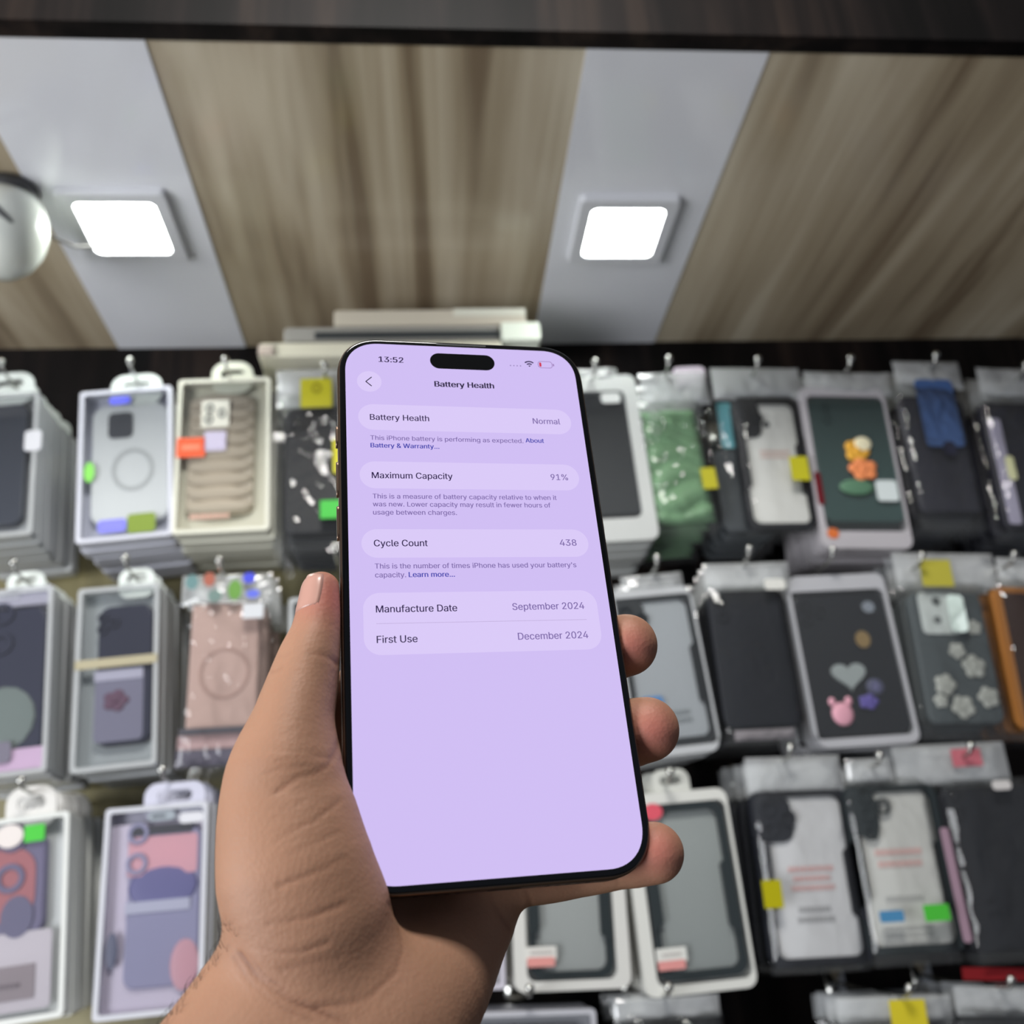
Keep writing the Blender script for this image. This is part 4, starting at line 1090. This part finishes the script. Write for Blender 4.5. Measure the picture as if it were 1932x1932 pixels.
for pts, w, dep in CREASES:
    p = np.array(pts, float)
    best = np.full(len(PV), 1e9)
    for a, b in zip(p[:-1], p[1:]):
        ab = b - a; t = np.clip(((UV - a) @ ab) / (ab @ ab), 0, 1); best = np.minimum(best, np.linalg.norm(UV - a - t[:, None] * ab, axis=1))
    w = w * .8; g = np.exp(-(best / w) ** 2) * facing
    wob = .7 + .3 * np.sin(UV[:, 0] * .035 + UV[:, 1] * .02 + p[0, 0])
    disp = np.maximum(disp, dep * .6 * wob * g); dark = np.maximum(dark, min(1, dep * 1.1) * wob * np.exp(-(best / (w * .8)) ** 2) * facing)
PV = PV - NV * disp[:, None]
# blood colour of the finger pads, and creases in the skin
pink = np.zeros(len(PV))
for u, v, zl, r in ((1196, 1222, 2, 8), (1236, 1382, 2, 9), (1240, 1600, 2, 8), (618, 1128, 2, 8), (1000, 5000, 0, 1)):
    pink = np.maximum(pink, np.exp(-(np.linalg.norm(PV - on_plane(u, v, zl), axis=1) / r) ** 2))

me = bpy.data.meshes.new('person_hand')
base = on_plane(575, 1945, -7)
PW = (R_WC @ RP @ PV.T).T * .001 + (R_WC @ TP) * .001 + np.array([0, 0, EYE])
org = R_WC @ (RP @ base + TP) * .001 + np.array([0, 0, EYE])
me.from_pydata((PW - org).tolist(), [], PF.tolist())
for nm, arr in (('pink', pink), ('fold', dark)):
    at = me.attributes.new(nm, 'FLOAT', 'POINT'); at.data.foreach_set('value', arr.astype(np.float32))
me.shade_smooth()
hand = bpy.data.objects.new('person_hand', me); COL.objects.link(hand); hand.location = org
tag(hand, 'left hand and bare wrist gripping the phone, thumb up its left side', 'hand')

M_SKIN = bpy.data.materials.new('tan_skin'); M_SKIN.use_nodes = True
nt = M_SKIN.node_tree; N = nt.nodes; L = nt.links; b = N['Principled BSDF']
tc = N.new('ShaderNodeTexCoord')
n1 = N.new('ShaderNodeTexNoise'); n1.inputs['Scale'].default_value = 55; n1.inputs['Detail'].default_value = 4
L.new(tc.outputs['Object'], n1.inputs[0])
c1 = N.new('ShaderNodeMix'); c1.data_type = 'RGBA'; c1.inputs[6].default_value = (*srgb((154, 115, 92)), 1); c1.inputs[7].default_value = (*srgb((170, 129, 105)), 1)
L.new(n1.outputs[0], c1.inputs[0])
ap = N.new('ShaderNodeAttribute'); ap.attribute_name = 'pink'
c2 = N.new('ShaderNodeMix'); c2.data_type = 'RGBA'; c2.inputs[7].default_value = (*srgb((182, 104, 96)), 1)
mp_ = N.new('ShaderNodeMath'); mp_.operation = 'MULTIPLY'; mp_.inputs[1].default_value = .75
L.new(ap.outputs['Fac'], mp_.inputs[0]); L.new(mp_.outputs[0], c2.inputs[0]); L.new(c1.outputs[2], c2.inputs[6])
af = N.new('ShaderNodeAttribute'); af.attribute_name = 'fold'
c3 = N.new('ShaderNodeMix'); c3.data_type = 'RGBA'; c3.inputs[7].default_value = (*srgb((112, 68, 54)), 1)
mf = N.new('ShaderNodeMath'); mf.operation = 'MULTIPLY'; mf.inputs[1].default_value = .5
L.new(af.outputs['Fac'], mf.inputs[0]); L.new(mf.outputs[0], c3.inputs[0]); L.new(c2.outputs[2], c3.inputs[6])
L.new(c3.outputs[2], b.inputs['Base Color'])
b.inputs['Roughness'].default_value = .55; b.inputs['Specular IOR Level'].default_value = .25
b.inputs['Subsurface Weight'].default_value = .18; b.inputs['Subsurface Radius'].default_value = (1.0, .35, .2); b.inputs['Subsurface Scale'].default_value = .004
vo = N.new('ShaderNodeTexVoronoi'); vo.inputs['Scale'].default_value = 900; L.new(tc.outputs['Object'], vo.inputs[0])
n2 = N.new('ShaderNodeTexNoise'); n2.inputs['Scale'].default_value = 260; n2.inputs['Detail'].default_value = 5; L.new(tc.outputs['Object'], n2.inputs[0])
ad = N.new('ShaderNodeMath'); ad.operation = 'MULTIPLY_ADD'; ad.inputs[1].default_value = .5; L.new(vo.outputs[0], ad.inputs[0]); L.new(n2.outputs[0], ad.inputs[2])
bp = N.new('ShaderNodeBump'); bp.inputs['Strength'].default_value = .22; bp.inputs['Distance'].default_value = .0006
L.new(ad.outputs[0], bp.inputs['Height']); L.new(bp.outputs[0], b.inputs['Normal'])
me.materials.append(M_SKIN)

# thumbnail: a curved plate seated on the left side of the thumb tip
bv = BVHTree.FromPolygons([Vector(p) for p in PV], PF.tolist())
a0 = on_plane(596, 1160, -3); a1 = on_plane(603, 1096, -3)
ax = a1 - a0; ln = np.linalg.norm(ax); ax /= ln
nn = on_plane(500, 1135, 7) - on_plane(600, 1125, -3); nn -= ax * (nn @ ax); nn /= np.linalg.norm(nn); bb = np.cross(ax, nn)
nu, nv_ = 16, 14; top = []
for j in range(nv_ + 1):
    t = j / nv_
    for i in range(nu + 1):
        s = i / nu * 2 - 1
        wv = math.radians(62) * (1 - .10 * (1 - t) ** 2)
        tt = t + (.16 * (1 - s * s) - .02) * (1 if t > .5 else -1) * abs(2 * t - 1) * .6
        c0 = a0 + ax * ln * tt
        dr = nn * math.cos(s * wv) + bb * math.sin(s * wv)
        far = c0 + dr * 30
        h, nrm, _, _ = bv.ray_cast(Vector(far), Vector(-dr))
        r = (np.array(h) - c0) @ dr if h else 5.0
        r = max(min(r, 9.0), 3.4)
        lift = .22 * (1 - abs(s) ** 6 * .8) * (1 if t > .12 else t / .12)
        top.append(c0 + dr * (r + lift))
m = MB(); W1 = nu + 1
tp = np.array(top)
Wn = (R_WC @ (RP @ tp.T + TP[:, None])).T * .001 + np.array([0, 0, EYE]) - org
m.add(Wn.tolist(), [(j * W1 + i, j * W1 + i + 1, (j + 1) * W1 + i + 1, (j + 1) * W1 + i) for j in range(nv_) for i in range(nu)])
nail = m.build('thumbnail', mat((186, 142, 128), .32, 0, .4, .1, 'nail'), hand, True)
sm = nail.modifiers.new('thickness', 'SOLIDIFY'); sm.thickness = .0004; sm.offset = -1
nail['label'] = 'glossy pale pink thumbnail'

# a few short hairs along the forearm
rng = np.random.default_rng(3)
cand = np.where((UV[:, 0] > 285) & (UV[:, 0] < 560) & (UV[:, 1] > 1735) & (UV[:, 1] < 1990) & facing)[0]
edge = np.einsum('ij,ij->i', NV[cand], (O_L - PV[cand]) / np.linalg.norm(O_L - PV[cand], axis=1, keepdims=True))
pick = rng.choice(cand[edge < .55], 60, replace=False)
hm = MB()
armd = on_plane(420, 2165, -3) - on_plane(575, 1945, -7); armd /= np.linalg.norm(armd)
for i in pick:
    n = NV[i]; d = -armd + rng.normal(0, .35, 3); d -= n * (d @ n); d /= np.linalg.norm(d)
    l = rng.uniform(2, 4.5); P0 = PV[i]
    pts = [P0 - n * .2, P0 + d * l * .4 + n * l * .22, P0 + d * l * .75 + n * l * .3, P0 + d * l + n * l * .26]
    pts = [((R_WC @ (RP @ q + TP)) * .001 + np.array([0, 0, EYE]) - org).tolist() for q in pts]
    hm.tube(pts, [.00005, .000045, .000035, .000015], 4)
tag(hm.build('arm_hair', mat((40, 28, 24), .5), hand, True, False), 'fine dark hairs on the forearm', kind='stuff')
